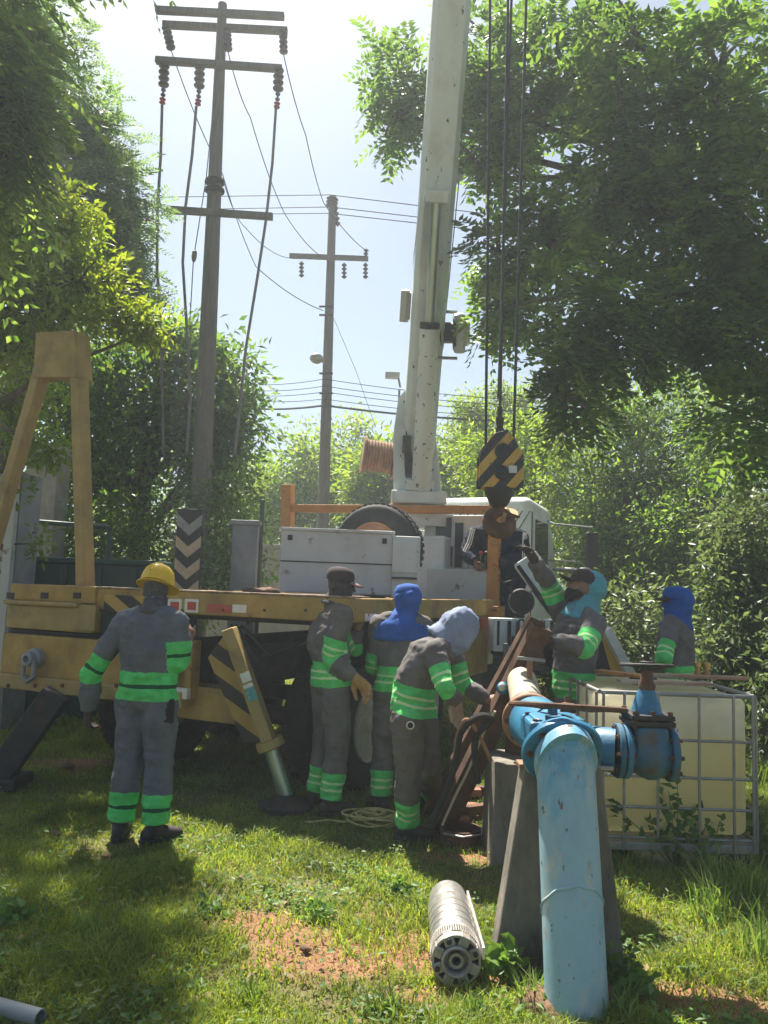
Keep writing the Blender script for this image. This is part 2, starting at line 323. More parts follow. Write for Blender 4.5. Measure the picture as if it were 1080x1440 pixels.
for i, (px, py, h, c, lab) in enumerate(TUFTS):
    q = G(px, py); X = q.x+RNG.normal(0, h*.25, c); Y = q.y+RNG.normal(0, h*.22, c); hg = h*RNG.uniform(.4, 1.1, c)
    o = blades('grass_tuft', X, Y, hg, RNG.uniform(.006, .011, c), hg*RNG.uniform(.2, .9, c), M['tall'], '')
    tag(o, lab, 'grass tuft', 'tall grass tufts')
# ================================================================== FOLIAGE
def leaves(name, C, D, Nn, L, W, mat, parent):
    D = D/np.linalg.norm(D, axis=1, keepdims=True); S = np.cross(D, Nn); S /= np.maximum(np.linalg.norm(S, axis=1, keepdims=True), 1e-6); U = np.cross(S, D)
    n = len(C); V = np.empty((n, 4, 3)); L = L[:, None]; W = W[:, None]
    V[:, 0] = C; V[:, 1] = C + D*L*.45 + S*W*.5 + U*W*.12; V[:, 2] = C + D*L - U*L*.12; V[:, 3] = C + D*L*.45 - S*W*.5 + U*W*.12
    k = (np.arange(n)*4)[:, None]; F = np.concatenate([k+np.array([[0, 1, 2]]), k+np.array([[0, 2, 3]])], 0)
    return np_mesh(name, V.reshape(-1, 3), F, mat, parent)
def unit(n):
    v = RNG.normal(size=(n, 3)); return v/np.linalg.norm(v, axis=1, keepdims=True)
def crown_points(blobs, ncl, per, sig, shell=.45):
    """cluster centres through the blobs' volume, sprig bases round each; returns base, outward direction"""
    c = np.array([b[0] for b in blobs], float); r = np.array([b[1] for b in blobs], float)
    wgt = (r.prod(1))**(2/3.); wgt /= wgt.sum(); k = RNG.choice(len(blobs), ncl, p=wgt)
    u = unit(ncl); rad = RNG.random(ncl)**shell
    cc = c[k] + u*r[k]*rad[:, None]
    k2 = np.repeat(k, per); u2 = np.repeat(u, per, 0)
    off = RNG.normal(size=(ncl*per, 3))*sig*r[k2].mean(1, keepdims=True)
    return np.repeat(cc, per, 0)+off, u2*.6+off/np.maximum(np.linalg.norm(off, axis=1, keepdims=True), 1e-6)*.7, cc
def pinnate(B, O, length, pairs, ll, lw, droop=.5):
    n = len(B); d = O + unit(n)*.85; d[:, 2] -= droop*.5; d /= np.linalg.norm(d, axis=1, keepdims=True)
    s = np.cross(d, np.tile([0, 0, 1.], (n, 1))+.3*unit(n)); s /= np.linalg.norm(s, axis=1, keepdims=True)
    Ls = length*RNG.uniform(.6, 1.2, n); C, D, NN, LL, WW = [], [], [], [], []
    for i in range(pairs):
        t = (i+1.2)/(pairs+.6); base = B + d*(Ls*t)[:, None]; base[:, 2] -= droop*Ls*t*t*.5
        sz = ll*(1-.35*abs(t-.5)*2)
        for sg in (-1, 1):
            dd = s*sg*.85 + d*.5 + unit(n)*.14; dd[:, 2] -= .3*droop
            C.append(base); D.append(dd); NN.append(np.cross(d, s)*1.0+unit(n)*.25); LL.append(sz*RNG.uniform(.8, 1.15, n)); WW.append(lw*RNG.uniform(.8, 1.2, n))
    return map(np.concatenate, (C, D, NN, LL, WW))
def simple(B, O, ll, lw, per=3, sp=.08):
    n = len(B)*per; B = np.repeat(B, per, 0)+RNG.normal(size=(n, 3))*sp; D = np.repeat(O, per, 0)+unit(n)*.9; D[:, 2] -= .25
    NN = unit(n)*.8+np.array([0, 0, .8]); return B, D, NN, ll*RNG.uniform(.6, 1.25, n), lw*RNG.uniform(.7, 1.2, n)
def bl(px, py, d, rx, ry, rd=None):
    k = d/FP; return (P(px, py, d), (rx*k, (rd if rd else (rx+ry)*.5*k), ry*k))
def limbs(root, starts, ends, r0, nseg=6, name='limb', wob=.12):
    for a, b in zip(starts, ends):
        a, b = Vector(a), Vector(b); L = (b-a).length; pts = []; 
        for i in range(nseg+1):
            t = i/nseg; p = a.lerp(b, t); p.z += .12*L*math.sin(math.pi*t)*.6
            if 0 < i < nseg: p += Vector(RNG.normal(size=3))*wob*L*.22
            pts.append(p)
        MB().tube(pts, [max(.006, r0*(1-.85*i/nseg)) for i in range(nseg+1)], 7).build(name, M['trunk'], root, smooth=True)
def twigs(root, blobs, cc, r=.008, frac=.5):
    c = np.array([list(b[0]) for b in blobs]); mb = MB()
    for q in cc[RNG.random(len(cc)) < frac]:
        b = c[np.argmin(((c-q)**2).sum(1))]; a = Vector(b); q = Vector(q); mid = a.lerp(q, .5)+Vector(RNG.normal(size=3))*.08*(q-a).length
        mb.tube([a, mid, q], [r*1.6, r*1.1, r*.5], 5)
    tag(mb.build('twigs', M['trunk'], root, smooth=True), kind='stuff')
def tree(name, label, group, base, fork, r, blobs, ncl, per, sig, kind, mat, ll, lw, slen=.3, pairs=6, droop=.5, lr=.5, cat='tree', nl=None, tw=.5, sp=.08, shell=.45):
    root = thing(name, (base[0], base[1], 0), label, cat, group); base = Vector(base); fork = Vector(fork)
    pts = [base.lerp(fork, t)+Vector((math.sin(t*5+base.x)*.06, math.cos(t*4)*.05, 0))*(1 if 0 < t < 1 else 0) for t in (0, .25, .5, .75, 1)]
    MB().tube(pts, [r*1.25, r, r*.9, r*.8, r*.65], 10).build('trunk', M['trunk'], root, smooth=True)
    ends = [b[0] for b in blobs][:nl or 12]; limbs(root, [fork if i % 2 else pts[3] for i in range(len(ends))], ends, r*lr)
    B, O, cc = crown_points(blobs, ncl, per, sig, shell)
    if kind == 'pin': a = pinnate(B, O, slen, pairs, ll, lw, droop)
    else: a = simple(B, O, ll, lw, 3, sp)
    leaves('crown', *a, mat, root); twigs(root, blobs, cc, r*.07+.003, tw); return root
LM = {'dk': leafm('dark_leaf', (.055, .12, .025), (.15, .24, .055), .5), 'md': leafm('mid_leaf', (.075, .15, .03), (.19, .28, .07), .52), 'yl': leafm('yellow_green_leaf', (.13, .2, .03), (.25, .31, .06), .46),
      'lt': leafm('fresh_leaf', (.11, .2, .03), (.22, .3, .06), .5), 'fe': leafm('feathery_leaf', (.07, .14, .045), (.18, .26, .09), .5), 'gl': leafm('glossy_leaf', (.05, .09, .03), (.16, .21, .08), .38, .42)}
# big dark tree overhanging from the right
bs = [bl(565, 110, 9.6, 42, 50, .45), bl(560, 160, 9.6, 35, 28, .45), bl(690, 60, 9.3, 70, 80, .45), bl(690, 170, 9.3, 60, 55, .45), bl(790, 90, 8.6, 100, 100, .45), bl(760, 160, 8.6, 55, 45, .45), bl(900, 60, 7.4, 120, 90, .45), bl(1010, 120, 7.2, 120, 130, .45),
      bl(880, 190, 7.4, 90, 80, .45), bl(920, 300, 7.4, 120, 80, .45), bl(1040, 300, 7.2, 90, 130, .45), bl(700, 355, 9, 60, 38, .45), bl(790, 330, 8.4, 80, 70, .45), bl(715, 420, 9, 42, 42, .45), bl(800, 420, 7.3, 90, 60, .45), bl(930, 420, 7.3, 110, 70, .45),
      bl(1050, 450, 7.2, 70, 110, .45), bl(740, 300, 8.8, 40, 30, .45), bl(850, 470, 7.3, 80, 35, .45), bl(790, 505, 7.3, 36, 36, .45), bl(810, 555, 7.3, 34, 40, .45), bl(1040, 580, 7.2, 60, 60, .45), bl(700, 215, 9, 30, 40, .45)]
tree('large_tree', 'large dark tree with feathery leaves overhanging from beyond the caged tank', None, (5.3, 8.6, -.1), P(1130, 420, 7.6), .26, bs, 370, 8, .13, 'pin', LM['dk'], .15, .054, .46, 6, .7, .3, nl=16, tw=.35)
# left group
bs = [bl(15, 40, 5.6, 60, 50), bl(45, 95, 5.6, 35, 38), bl(20, 130, 5.6, 60, 40), bl(60, 150, 5.7, 26, 20), bl(20, 210, 5.6, 50, 35), bl(-10, -60, 6.0, 60, 50), bl(-60, 150, 5.6, 80, 200), bl(-40, -250, 6.0, 150, 90), bl(210, -175, 6.6, 90, 35), bl(165, -135, 8.0, 80, 35)]  # last two leaf masses hang above the view, placed to shade the lawn
tree('drooping_tree', 'tree with long drooping leaflets behind the yellow-leaved tree', None, (-5.2, 6.3, -.1), P(-140, 300, 5.8), .17, bs, 120, 8, .18, 'pin', LM['md'], .15, .046, .5, 8, 1.4, .4, tw=.25, nl=5)
bs = [bl(115, 205, 10.8, 50, 50, .55), bl(90, 290, 10.8, 90, 80, .55), bl(165, 280, 10.8, 40, 65, .55), bl(190, 335, 10.8, 22, 40, .55), bl(150, 380, 10.8, 55, 60, .55), bl(195, 410, 10.8, 20, 40, .55), bl(60, 180, 10.8, 80, 70, .55), bl(30, 60, 11.2, 90, 80, .55), bl(150, 175, 10.8, 30, 30, .55), bl(205, 285, 10.8, 12, 16, .4), bl(165, -130, 9.2, 80, 35, .5)]  # last leaf mass is out of view, placed to shade the helmeted man
tree('feathery_tree', 'dark tree with fine feathery foliage behind the first utility pole wires', None, (-6.2, 11.4, -.1), P(60, 420, 11.0), .2, bs, 400, 8, .2, 'pin', LM['fe'], .1, .03, .4, 8, .4, .35, tw=.4, nl=9)
bs = [bl(30, 300, 7.7, 60, 40), bl(90, 330, 7.7, 60, 40), bl(20, 380, 7.7, 80, 60), bl(110, 400, 7.7, 80, 45), bl(60, 440, 7.7, 110, 40), bl(175, 450, 7.7, 50, 28), bl(205, 466, 7.7, 30, 20), bl(60, 290, 7.6, 70, 40), bl(-50, 350, 7.7, 80, 90), bl(20, 490, 7.7, 90, 30)]
tree('yellow_leaved_tree', 'sunlit tree with yellow-green leaves hanging over the yellow gantry', None, (-5.0, 8.2, -.1), P(-60, 480, 7.8), .13, bs, 380, 9, .2, 'simple', LM['yl'], .11, .045, lr=.4, tw=.5, sp=.06)
bs = [bl(20, 560, 8.3, 45, 30), bl(75, 560, 8.3, 22, 20), bl(30, 620, 8.3, 40, 30), bl(75, 635, 8.3, 24, 14), bl(55, 765, 8.3, 25, 14), bl(15, 690, 8.3, 26, 30)]
tree('young_tree', 'pale green young tree seen through the legs of the gantry', None, (-4.7, 8.5, -.1), P(-20, 700, 8.4), .05, bs, 70, 7, .25, 'simple', LM['lt'], .1, .038, lr=.5, tw=.6, sp=.06)
bs = [bl(150, 520, 12.5, 90, 55), bl(250, 510, 12.5, 60, 50), bl(200, 590, 12.5, 110, 60), bl(330, 530, 12.3, 40, 45), bl(330, 600, 12.3, 45, 50), bl(280, 590, 12.5, 70, 80), bl(80, 560, 13, 90, 90), bl(150, 680, 12.8, 130, 60), bl(300, 680, 12.3, 60, 60), bl(250, 470, 12.5, 40, 25)]
tree('broadleaf_tree', 'dense dark broadleaf tree behind the first utility pole', None, (-3.9, 13, -.1), P(200, 680, 12.8), .22, bs, 640, 11, .2, 'simple', LM['dk'], .15, .065, lr=.35, tw=.3, sp=.12)
bs = [bl(180, 760, 11.6, 130, 60, 1.2), bl(310, 740, 11.4, 60, 70), bl(60, 780, 11.6, 100, 60), bl(330, 800, 11.2, 50, 50), bl(250, 830, 11.2, 80, 50), bl(120, 860, 11.4, 120, 60)]
tree('hedge_bush', 'dark green bush at the foot of the utility pole', 'bushes behind the truck', (-2.9, 11.5, -.05), P(200, 830, 11.5), .05, bs, 420, 10, .2, 'simple', LM['dk'], .11, .045, cat='bush', lr=.6, tw=.2, sp=.1)
# centre background
for i, (x, y, d, s, lab) in enumerate(((420, 670, 22, 60, 'pale green tree left of the second utility pole'), (490, 640, 24, 62, 'airy green tree behind the second utility pole'), (540, 665, 20, 45, 'small leafy tree beside the crane boom foot'), (655, 640, 21, 60, 'light green tree right of the crane boom foot'), (350, 690, 24, 50, 'low hazy tree behind the grey cabinet'))):
    q = P(x, y, d); bs = [bl(x, y, d, s, s*.7), bl(x-s*.6, y+s*.5, d, s*.7, s*.6), bl(x+s*.6, y+s*.5, d, s*.7, s*.6), bl(x, y+s*1.2, d, s*1.1, s*.7), bl(x+s*.2, y-s*.6, d, s*.4, s*.4)]
    tree('background_tree', lab, 'trees in the middle distance', (q.x, q.y, -.1), q+Vector((0, 0, -.8)), .12, bs, 200, 9, .26, 'simple', LM['lt'], .2, .085, tw=.5, sp=.16)
# bright wood behind the cab, right
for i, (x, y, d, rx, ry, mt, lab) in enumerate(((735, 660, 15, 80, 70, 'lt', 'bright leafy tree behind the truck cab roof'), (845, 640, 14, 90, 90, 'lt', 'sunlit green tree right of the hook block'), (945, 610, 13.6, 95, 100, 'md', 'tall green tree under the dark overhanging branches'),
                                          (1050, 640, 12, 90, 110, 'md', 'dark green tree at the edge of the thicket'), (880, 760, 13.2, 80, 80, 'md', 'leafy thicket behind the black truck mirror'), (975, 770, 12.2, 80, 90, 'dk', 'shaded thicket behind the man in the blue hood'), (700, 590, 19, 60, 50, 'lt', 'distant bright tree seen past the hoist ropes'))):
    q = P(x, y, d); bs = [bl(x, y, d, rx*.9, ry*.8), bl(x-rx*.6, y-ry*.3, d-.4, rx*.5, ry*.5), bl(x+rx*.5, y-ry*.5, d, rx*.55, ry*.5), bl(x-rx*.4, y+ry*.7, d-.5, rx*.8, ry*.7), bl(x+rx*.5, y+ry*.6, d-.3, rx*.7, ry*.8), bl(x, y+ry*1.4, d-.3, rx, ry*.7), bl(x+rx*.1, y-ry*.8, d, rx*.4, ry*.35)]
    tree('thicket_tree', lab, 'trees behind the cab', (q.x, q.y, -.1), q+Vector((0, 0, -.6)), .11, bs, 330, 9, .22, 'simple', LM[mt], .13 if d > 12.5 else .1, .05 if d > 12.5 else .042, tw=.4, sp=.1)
for i, (x, y, d, rx, ry, lab) in enumerate(((1045, 760, 8.8, 45, 60, 'glossy-leaved shrub beside the caged tank, taller one'), (1060, 870, 8.4, 60, 70, 'glossy-leaved shrub behind the caged tank corner'), (890, 880, 9.6, 60, 60, 'shrub between the two men beyond the tank'), (1010, 930, 9, 70, 50, 'low shrub behind the man in the blue hood'), (800, 915, 12.5, 60, 50, 'low shrub in front of the truck cab step'), (1110, 970, 7.6, 60, 70, 'leafy shrub growing right of the caged tank'))):
    q = P(x, y, d); bs = [bl(x, y, d, rx, ry), bl(x-rx*.5, y+ry*.7, d-.2, rx*.8, ry*.7), bl(x+rx*.5, y+ry*.8, d-.2, rx*.8, ry*.7), bl(x, y+ry*1.5, d-.1, rx, ry*.7)]
    tree('shrub', lab, 'shrubs along the thicket', (q.x, q.y, -.05), (q.x, q.y, .5), .03, bs, 120, 9, .24, 'simple', LM['gl'], .1, .05, cat='shrub', lr=.7, tw=.5, sp=.08)
# far wood closing the horizon
bs = [((x, 44+4*math.sin(x), 3.2+1.3*math.sin(x*.37)), (5, 4, 3.6+1.4*math.sin(x*.8))) for x in range(-48, 50, 5)]
B, O, cc = crown_points(bs, 1500, 9, .22); fo = leaves('far_wood', *simple(B, O, .42, .2, 3, .3), LM['lt'], None); tag(fo, 'hazy far wood closing the view behind everything', 'wood', kind='stuff')

n = 30000; Y = 2.3+4.6*RNG.random(n)**1.3; X = (RNG.random(n)*2-1)*(Y*.55+.3); k = (RNG.random(n) < clump_noise(X, Y, 5.3, 2.)**2*1.3*(1-dirt_at(X, Y)*.8)); X, Y = X[k], Y[k]; n = len(X)
M['cover'] = leafm('ground_cover_leaf', (.05, .12, .025), (.14, .24, .06), .42, .5)
o = leaves('ground_cover', np.stack([X, Y, ground_z(X, Y)+RNG.uniform(.005, .07, n)], 1), unit(n)*np.array([1, 1, .4]), unit(n)*.5+np.array([0, 0, 1]), RNG.uniform(.018, .05, n), RNG.uniform(.01, .026, n), M['cover'], None); tag(o, 'creeping broad-leaved ground cover among the grass', 'ground cover', kind='stuff')
# ================================================================== UTILITY POLES
def on(a, b, t): return Vector(a).lerp(Vector(b), t)
def pole_line(p_top, p_low):                      # continue the visible axis to the ground
    t = (p_top.z+.1)/(p_top.z-p_low.z); return p_top + (p_low-p_top)*t
def insulator(parent, a, b, r, n=5, name='insulator', mat=None):
    a, b = Vector(a), Vector(b); L = (b-a).length; prof = [(r*.35, 0)]
    for i in range(n):
        h = L*(i+.2)/n; prof += [(r*.45, h), (r, h+L*.25/n), (r*.9, h+L*.45/n), (r*.42, h+L*.6/n)]
    prof.append((r*.3, L)); return MB().lathe(a, b-a, prof, 12).build(name, mat or M['insul'], parent, smooth=True)
D1 = 11.5
pt, pb = P(313, 6, D1), pole_line(P(313, 6, D1), P(287, 600, D1))
up_ = thing('utility_pole', pb, 'tall weathered utility pole with three crossarms and hanging insulators', 'utility pole')
MB().tube([pb.lerp(pt, t) for t in (0, .3, .6, 1)], [.165, .145, .12, .07], 14).build('pole_shaft', M['pole'], up_, smooth=True)
bo = Vector((0, -.12, 0)); bo2 = Vector((0, .12, 0))
for a, b, off in (((222, 22), (401, 31), bo), ((226, 27), (403, 36), bo2), ((222, 92), (398, 104), bo), ((238, 300), (385, 310), bo)):
    MB().beam(P(*a, D1)+off, P(*b, D1)+off, .1, .09).build('crossarm', M['pole'], up_, bevel=.006)
insulator(up_, P(233, 36, D1), P(241, 70, D1), .075, 5); insulator(up_, P(319, 40, D1-.15), P(321, 72, D1-.15), .07, 5); insulator(up_, P(398, 42, D1), P(399, 76, D1), .07, 5)
for (x, y) in ((231, 97), (281, 99), (392, 103)):
    insulator(up_, P(x, y-8, D1-.14), P(x-1, y+26, D1-.14), .085, 4, 'fuse_cutout'); insulator(up_, P(x-1, y+26, D1-.14), P(x-2, y+40, D1-.14), .04, 2, 'fuse_link')
    insulator(up_, P(x-2, y+40, D1-.14), P(x-3, y+50, D1-.14), .05, 2, 'cable_head', M['redcap'])
for y in (256, 268): MB().lathe(P(302, y, D1), pt-pb, [(.15, -.02), (.15, .02)], 14).build('band', M['dark'], up_); MB().cyl(P(288, y, D1-.13), P(315, y, D1-.13), .02, 8).build('bolt', M['dark'], up_)
def wire(name, label, pts, r, mat=None, group='overhead wires', sag=0., cat='cable', seg=8):
    pts = [Vector(p) for p in pts]; out = []
    for i in range(len(pts)-1):
        for k in range(seg):
            t = k/seg; q = pts[i].lerp(pts[i+1], t); q.z -= sag*4*t*(1-t); out.append(q)
    out.append(pts[-1]); o = MB().tube(out, r, 6).build(name, mat or M['wire'], None, smooth=True); return tag(o, label, cat, group)
for nm, q in (('outermost left of', [(228, 148), (226, 220), (221, 300), (221, 380), (226, 440), (230, 640)]), ('second left of', [(276, 150), (270, 220), (261, 290), (257, 370), (262, 450), (268, 560), (262, 640)]), ('right of', [(388, 153), (383, 230), (374, 310), (362, 390), (346, 488), (330, 640)])):
    wire('drop_cable', 'thick grey power cable dropping from the crossarm '+nm+' the tall pole', [P(x, y, D1-.14) for x, y in q], .022, M['wiregrey'], 'drop cables', seg=3)
wire('stay_wire', 'thin stay wire beside the tall pole shaft with a small insulator', [P(300, 150, D1-.1), P(290, 250, D1-.1), P(272, 365, D1-.1), P(266, 470, D1-.1)], .008, M['wiregrey'], None, seg=4)
o = MB().lathe(P(274, 352, D1-.1), P(272, 370, D1-.1)-P(274, 352, D1-.1), [(.01, 0), (.035, .02), (.04, .1), (.03, .16), (.01, .19)], 10).build('stay_insulator', M['wiregrey'], None, smooth=True); tag(o, 'small grey egg insulator on the thin stay wire', 'insulator')
D2 = 17.
pt2, pb2 = P(468, 277, D2), pole_line(P(468, 277, D2), P(455, 700, D2))
u2 = thing('utility_pole', pb2, 'slimmer utility pole with one crossarm and a street lamp', 'utility pole')
MB().tube([pb2.lerp(pt2, t) for t in (0, .4, 1)], [.15, .125, .085], 12).build('pole_shaft', M['pole'], u2, smooth=True)
MB().beam(P(408, 363, D2)-Vector((0, .12, 0)), P(518, 367, D2)-Vector((0, .12, 0)), .09, .1).build('crossarm', M['pole'], u2, bevel=.006)
for (x, y) in ((424, 368), (484, 370), (514, 370)): insulator(u2, P(x, y, D2-.12), P(x, y+22, D2-.12), .06, 4)
insulator(u2, P(514, 364, D2-.12), P(515, 350, D2-.12), .06, 3); insulator(u2, P(468, 278, D2), P(466, 292, D2), .14, 3, 'pole_cap'); insulator(u2, P(471, 290, D2), P(475, 318, D2), .07, 4, 'side_insulator')
for y in (431, 443, 525, 553): MB().cyl(P(449, y, D2-.1), P(468, y, D2-.1), .025, 8).build('bracket', M['dark'], u2)
lp = MB().tube([P(459, 515, D2), P(453, 507, D2-.2), P(449, 502, D2-.3)], .025, 8).build('lamp_arm', M['galv'], u2, smooth=True)
MB().ell(P(445, 504, D2-.3), (.15, .2, .11), nu=14, nv=8).build('lamp_head', M['galv'], u2, smooth=True)
# spans
def span(lab, pts, r=.009, **k): wire('power_line', lab, pts, r, **k)
span('power line from the top crossarm left insulator down to the slimmer pole', [P(241, 72, D1), P(313, 245, 13), P(360, 375, 15), P(455, 437, D2)], sag=.1)
span('power line from the tall pole shaft to the slimmer pole crossarm', [P(321, 74, D1-.1), P(352, 165, 12.5), P(400, 300, 14.5), P(455, 363, D2)], sag=.1)
span('power line from the top crossarm right insulator to the slimmer pole crossarm end', [P(399, 78, D1), P(430, 190, 13), P(455, 285, 15), P(514, 352, D2)], sag=.08)
span('thin wire from the tall pole middle to the crossarm left end', [P(313, 250, D1), P(345, 320, 13), P(408, 363, D2)], sag=.12, r=.007)
span('thin guy wire slanting down from the slimmer pole', [P(469, 447, D2), P(500, 520, 18), P(528, 600, 19)], r=.006)
for i, (a, b, c) in enumerate(((277, 274, 322), (295, 291, 337), (302, 300, 345))):
    span('%s of three level lines over the slimmer pole top' % ('highest', 'middle', 'lowest')[i], [P(-40, a+18, D2+6), P(240, a, D2+2), P(464, b, D2), P(760, c-12, D2-1), P(1120, c+35, D2-1)], r=.01)
for i, (a, b, c, r) in enumerate(((541, 533, 572, .008), (549, 543, 580, .008), (556, 551, 588, .008), (563, 561, 597, .008), (574, 570, 603, .024))):
    span(('top low telephone line', 'second low telephone line', 'third low telephone line', 'fourth low telephone line', 'thick black cable, lowest')[i]+' on the slimmer pole', [P(120, a+18, D2+6), P(350, a, D2+2), P(456, b, D2-.15), P(720, c-10, D2-1), P(1100, c+30, D2-1)], r=r, sag=.05)
# ================================================================== LEFT BACKGROUND OBJECTS
o = thing('waste_container', P(120, 830, 9.0)*1, 'dark green steel container standing behind the truck bed', 'container'); o.location.z = 0; WM[o] = Matrix.Translation(o.location)
a, b = P(20, 790, 9.2), P(214, 795, 9.2); c = (a+b)/2; L = (b-a).length; zt = c.z
MB().box((c.x, c.y+.6, zt/2), (L, 1.2, zt)).build('body', M['green'], o, bevel=.02); MB().box((c.x, c.y+.6, zt+.03), (L+.1, 1.3, .07)).build('lid', M['green'], o, bevel=.02)
for k in range(4): MB().box((c.x-L/2+.2+k*(L-.4)/3, c.y-.03, zt*.5), (.07, .06, zt*.96)).build('rib', M['green'], o, bevel=.008)
q = P(342, 790, 9.8); o = thing('electrical_cabinet', (q.x, q.y+.2, 0), 'tall grey steel cabinet beside the green post', 'cabinet'); zt = P(342, 738, 9.8).z
MB().box((q.x, q.y+.2, zt/2), (.32, .36, zt)).build('body', M['grey'], o, bevel=.012); MB().box((q.x, q.y+.015, zt/2), (.27, .02, zt*.9)).build('door', M['grey'], o, bevel=.006); MB().box((q.x+.1, q.y-.01, zt*.5), (.02, .04, .12)).build('handle', M['dark'], o)
MB().box((q.x, q.y+.2, zt+.03), (.37, .42, .06)).build('cap', M['grey'], o, bevel=.01)
q = P(365, 790, 10.); o = thing('fence_post', (q.x, q.y, 0), 'slim green fence post next to the grey cabinet', 'post'); MB().cyl((q.x, q.y, 0), (q.x, q.y, P(365, 705, 10).z), .03, 10).build('shaft', M['green'], o); MB().ell((q.x, q.y, P(365, 705, 10).z), (.035, .035, .03)).build('finial', M['green'], o, smooth=True)
qa, qb = P(366, 770, 16), P(470, 772, 16); zt = qa.z; o = thing('garden_wall', ((qa.x+qb.x)/2, 16, 0), 'pale rendered wall far behind the toolbox', 'wall'); MB().box(((qa.x+qb.x)/2-.5, 16.1, zt/2), (4.2, .15, zt)).build('panel', M['concl'], o, bevel=.01); MB().box(((qa.x+qb.x)/2-.5, 16.1, zt+.04), (4.3, .22, .08)).build('coping', M['concl'], o, bevel=.01)
q = P(70, 640, 10.5); o = thing('concrete_column', (q.x, q.y, 0), 'grey concrete column behind the young tree', 'column'); MB().box((q.x, q.y, q.z/2), (.42, .42, q.z)).build('shaft', M['concl'], o, bevel=.01); MB().box((q.x, q.y, q.z+.05), (.5, .5, .1)).build('capital', M['concl'], o, bevel=.01)
# louvred panel
q0, q1 = P(-45, 660, 8.3), P(22, 660, 8.3); zb, zt = P(0, 830, 8.3).z, q0.z; o = thing('louvred_shed', ((q0.x+q1.x)/2, 8.5, 0), 'white louvred shed wall behind the left leg of the gantry', 'shed')
MB().box((q1.x, 8.3, zt/2), (.09, .09, zt)).build('corner_post', M['boxw'], o, bevel=.006); MB().box((q0.x, 8.3, zt/2), (.09, .09, zt)).build('corner_post', M['boxw'], o, bevel=.006)
MB().box(((q0.x+q1.x)/2, 8.62, zt/2), (.6, .5, zt)).build('back_wall', M['grey'], o)
sm = None
for k in range(20):
    z = .12+k*(zt-.2)/19; s = MB().box(((q0.x+q1.x)/2, 8.3, z), (q1.x-q0.x-.09, .016, .09), (Vector((1, 0, 0)), Vector((0, .8, .6)), Vector((0, -.6, .8)))).build('slat', M['boxw'], o)
qa, qb = P(30, 732, 9.6), P(155, 742, 9.6); o = MB().tube([qa, qb], .03, 8).tube([(qb.x, qb.y, qb.z), (qb.x, qb.y, 0)], .03, 8).tube([(qa.x, qa.y, qa.z), (qa.x, qa.y, 0)], .03, 8).build('pipe_rail', M['green'], None, smooth=True); tag(o, 'pale green pipe rail above the dark container', 'railing')
# chevron marker
q = P(265, 775, 9.3); zt = P(268, 716, 9.3).z; wd = 36/FP*9.3; o = thing('chevron_marker', (q.x, q.y, 0), 'tall black marker board with tan chevrons beside the tall pole', 'marker board')
MB().box((q.x, q.y, zt/2), (wd, .06, zt)).build('board', M['black'], o, bevel=.004)
for k in range(7):
    z = zt-.12-k*.26; hw = wd/2-.004; poly = [(-hw, .06), (0, -.07), (hw, .06), (hw, -.07), (0, -.2), (-hw, -.07)]; MB().prism(poly, (q.x, q.y-.033, z), (1, 0, 0), (0, 0, 1), .006).build('chevron', M['galv'] if k == 0 else M['sand'], o)
# ================================================================== CRANE TRUCK
AY = math.radians(24); TF = Vector((math.sin(AY), math.cos(AY), 0)); TL = Vector((-math.cos(AY), math.sin(AY), 0)); TZ = Vector((0, 0, 1)); TAX = (TL, TF, TZ)
O_ = P(492, 850, 5.75); O_.z = 0; WB = 2.75; ZD = 1.53
def T(s, l, z): return O_ + TF*s + TL*l + TZ*z
def hit(px, py, p0, n):
    r = ray(px, py); c = Vector((0, 0, H)); return c + r*((p0-c).dot(n)/r.dot(n))
def RS(px, py, s): return hit(px, py, T(s, 0, 0), TF)          # on the plane s = const (faces the rear)
def SL(px, py, l): return hit(px, py, T(0, l, 0), TL)          # on the plane l = const (right side)
def sl(p): q = p-O_; return q.dot(TF), q.dot(TL)
tr = thing('crane_truck', T(2.5, WB/2, 0), 'flatbed crane truck with yellow bed, white cab and raised boom', 'crane truck')
def tbox(name, s0, s1, l0, l1, z0, z1, mat, bevel=.008, parent=None):
    return MB().box(T((s0+s1)/2, (l0+l1)/2, (z0+z1)/2), (abs(l1-l0), abs(s1-s0), abs(z1-z0)), TAX).build(name, mat, parent or tr, bevel=bevel)
def rbox(name, x0, y0, x1, y1, s, th, mat, bevel=.004, parent=None):   # box on a rear-facing plane from pixel corners
    a, b = RS(x0, y0, s), RS(x1, y1, s); (_, la), (_, lb) = sl(a), sl(b); return tbox(name, s, s+th, la, lb, a.z, b.z, mat, bevel, parent)
for l in (.95, 1.8): tbox('chassis_rail', .15, 6.4, l-.06, l+.06, .82, 1.12, M['dark'])
for s in (.4, 1.4, 2.4, 3.4): tbox('cross_member', s, s+.1, .1, WB-.1, 1.3, 1.44, M['dark'])
tbox('deck', .06, 4.0, .06, WB-.06, 1.46, ZD-.01, M['rust'], .004)
tbox('rear_beam', -.03, .06, -.02, WB, 1.355, 1.535, M['yellow'], .012)
tbox('side_beam', .062, 4.02, -.02, .058, 1.355, 1.533, M['yellow'], .012); tbox('side_beam', .062, 4.02, WB-.058, WB, 1.355, 1.533, M['yellow'], .012)
tbox('rub_rail', -.033, .05, -.024, WB, 1.536, 1.548, M['rail'], .003)
rbox('hazard_panel', 147, 836, 262, 868, -.037, .006, M['haz'], 0)
for x in (245, 269):
    f_ = rbox('reflector_frame', x-9, 842, x+9, 862, -.044, .012, M['whitep'], .003); rbox('reflector_lens', x-5.5, 846, x+5.5, 858, -.05, .01, M['red'], .003, f_)
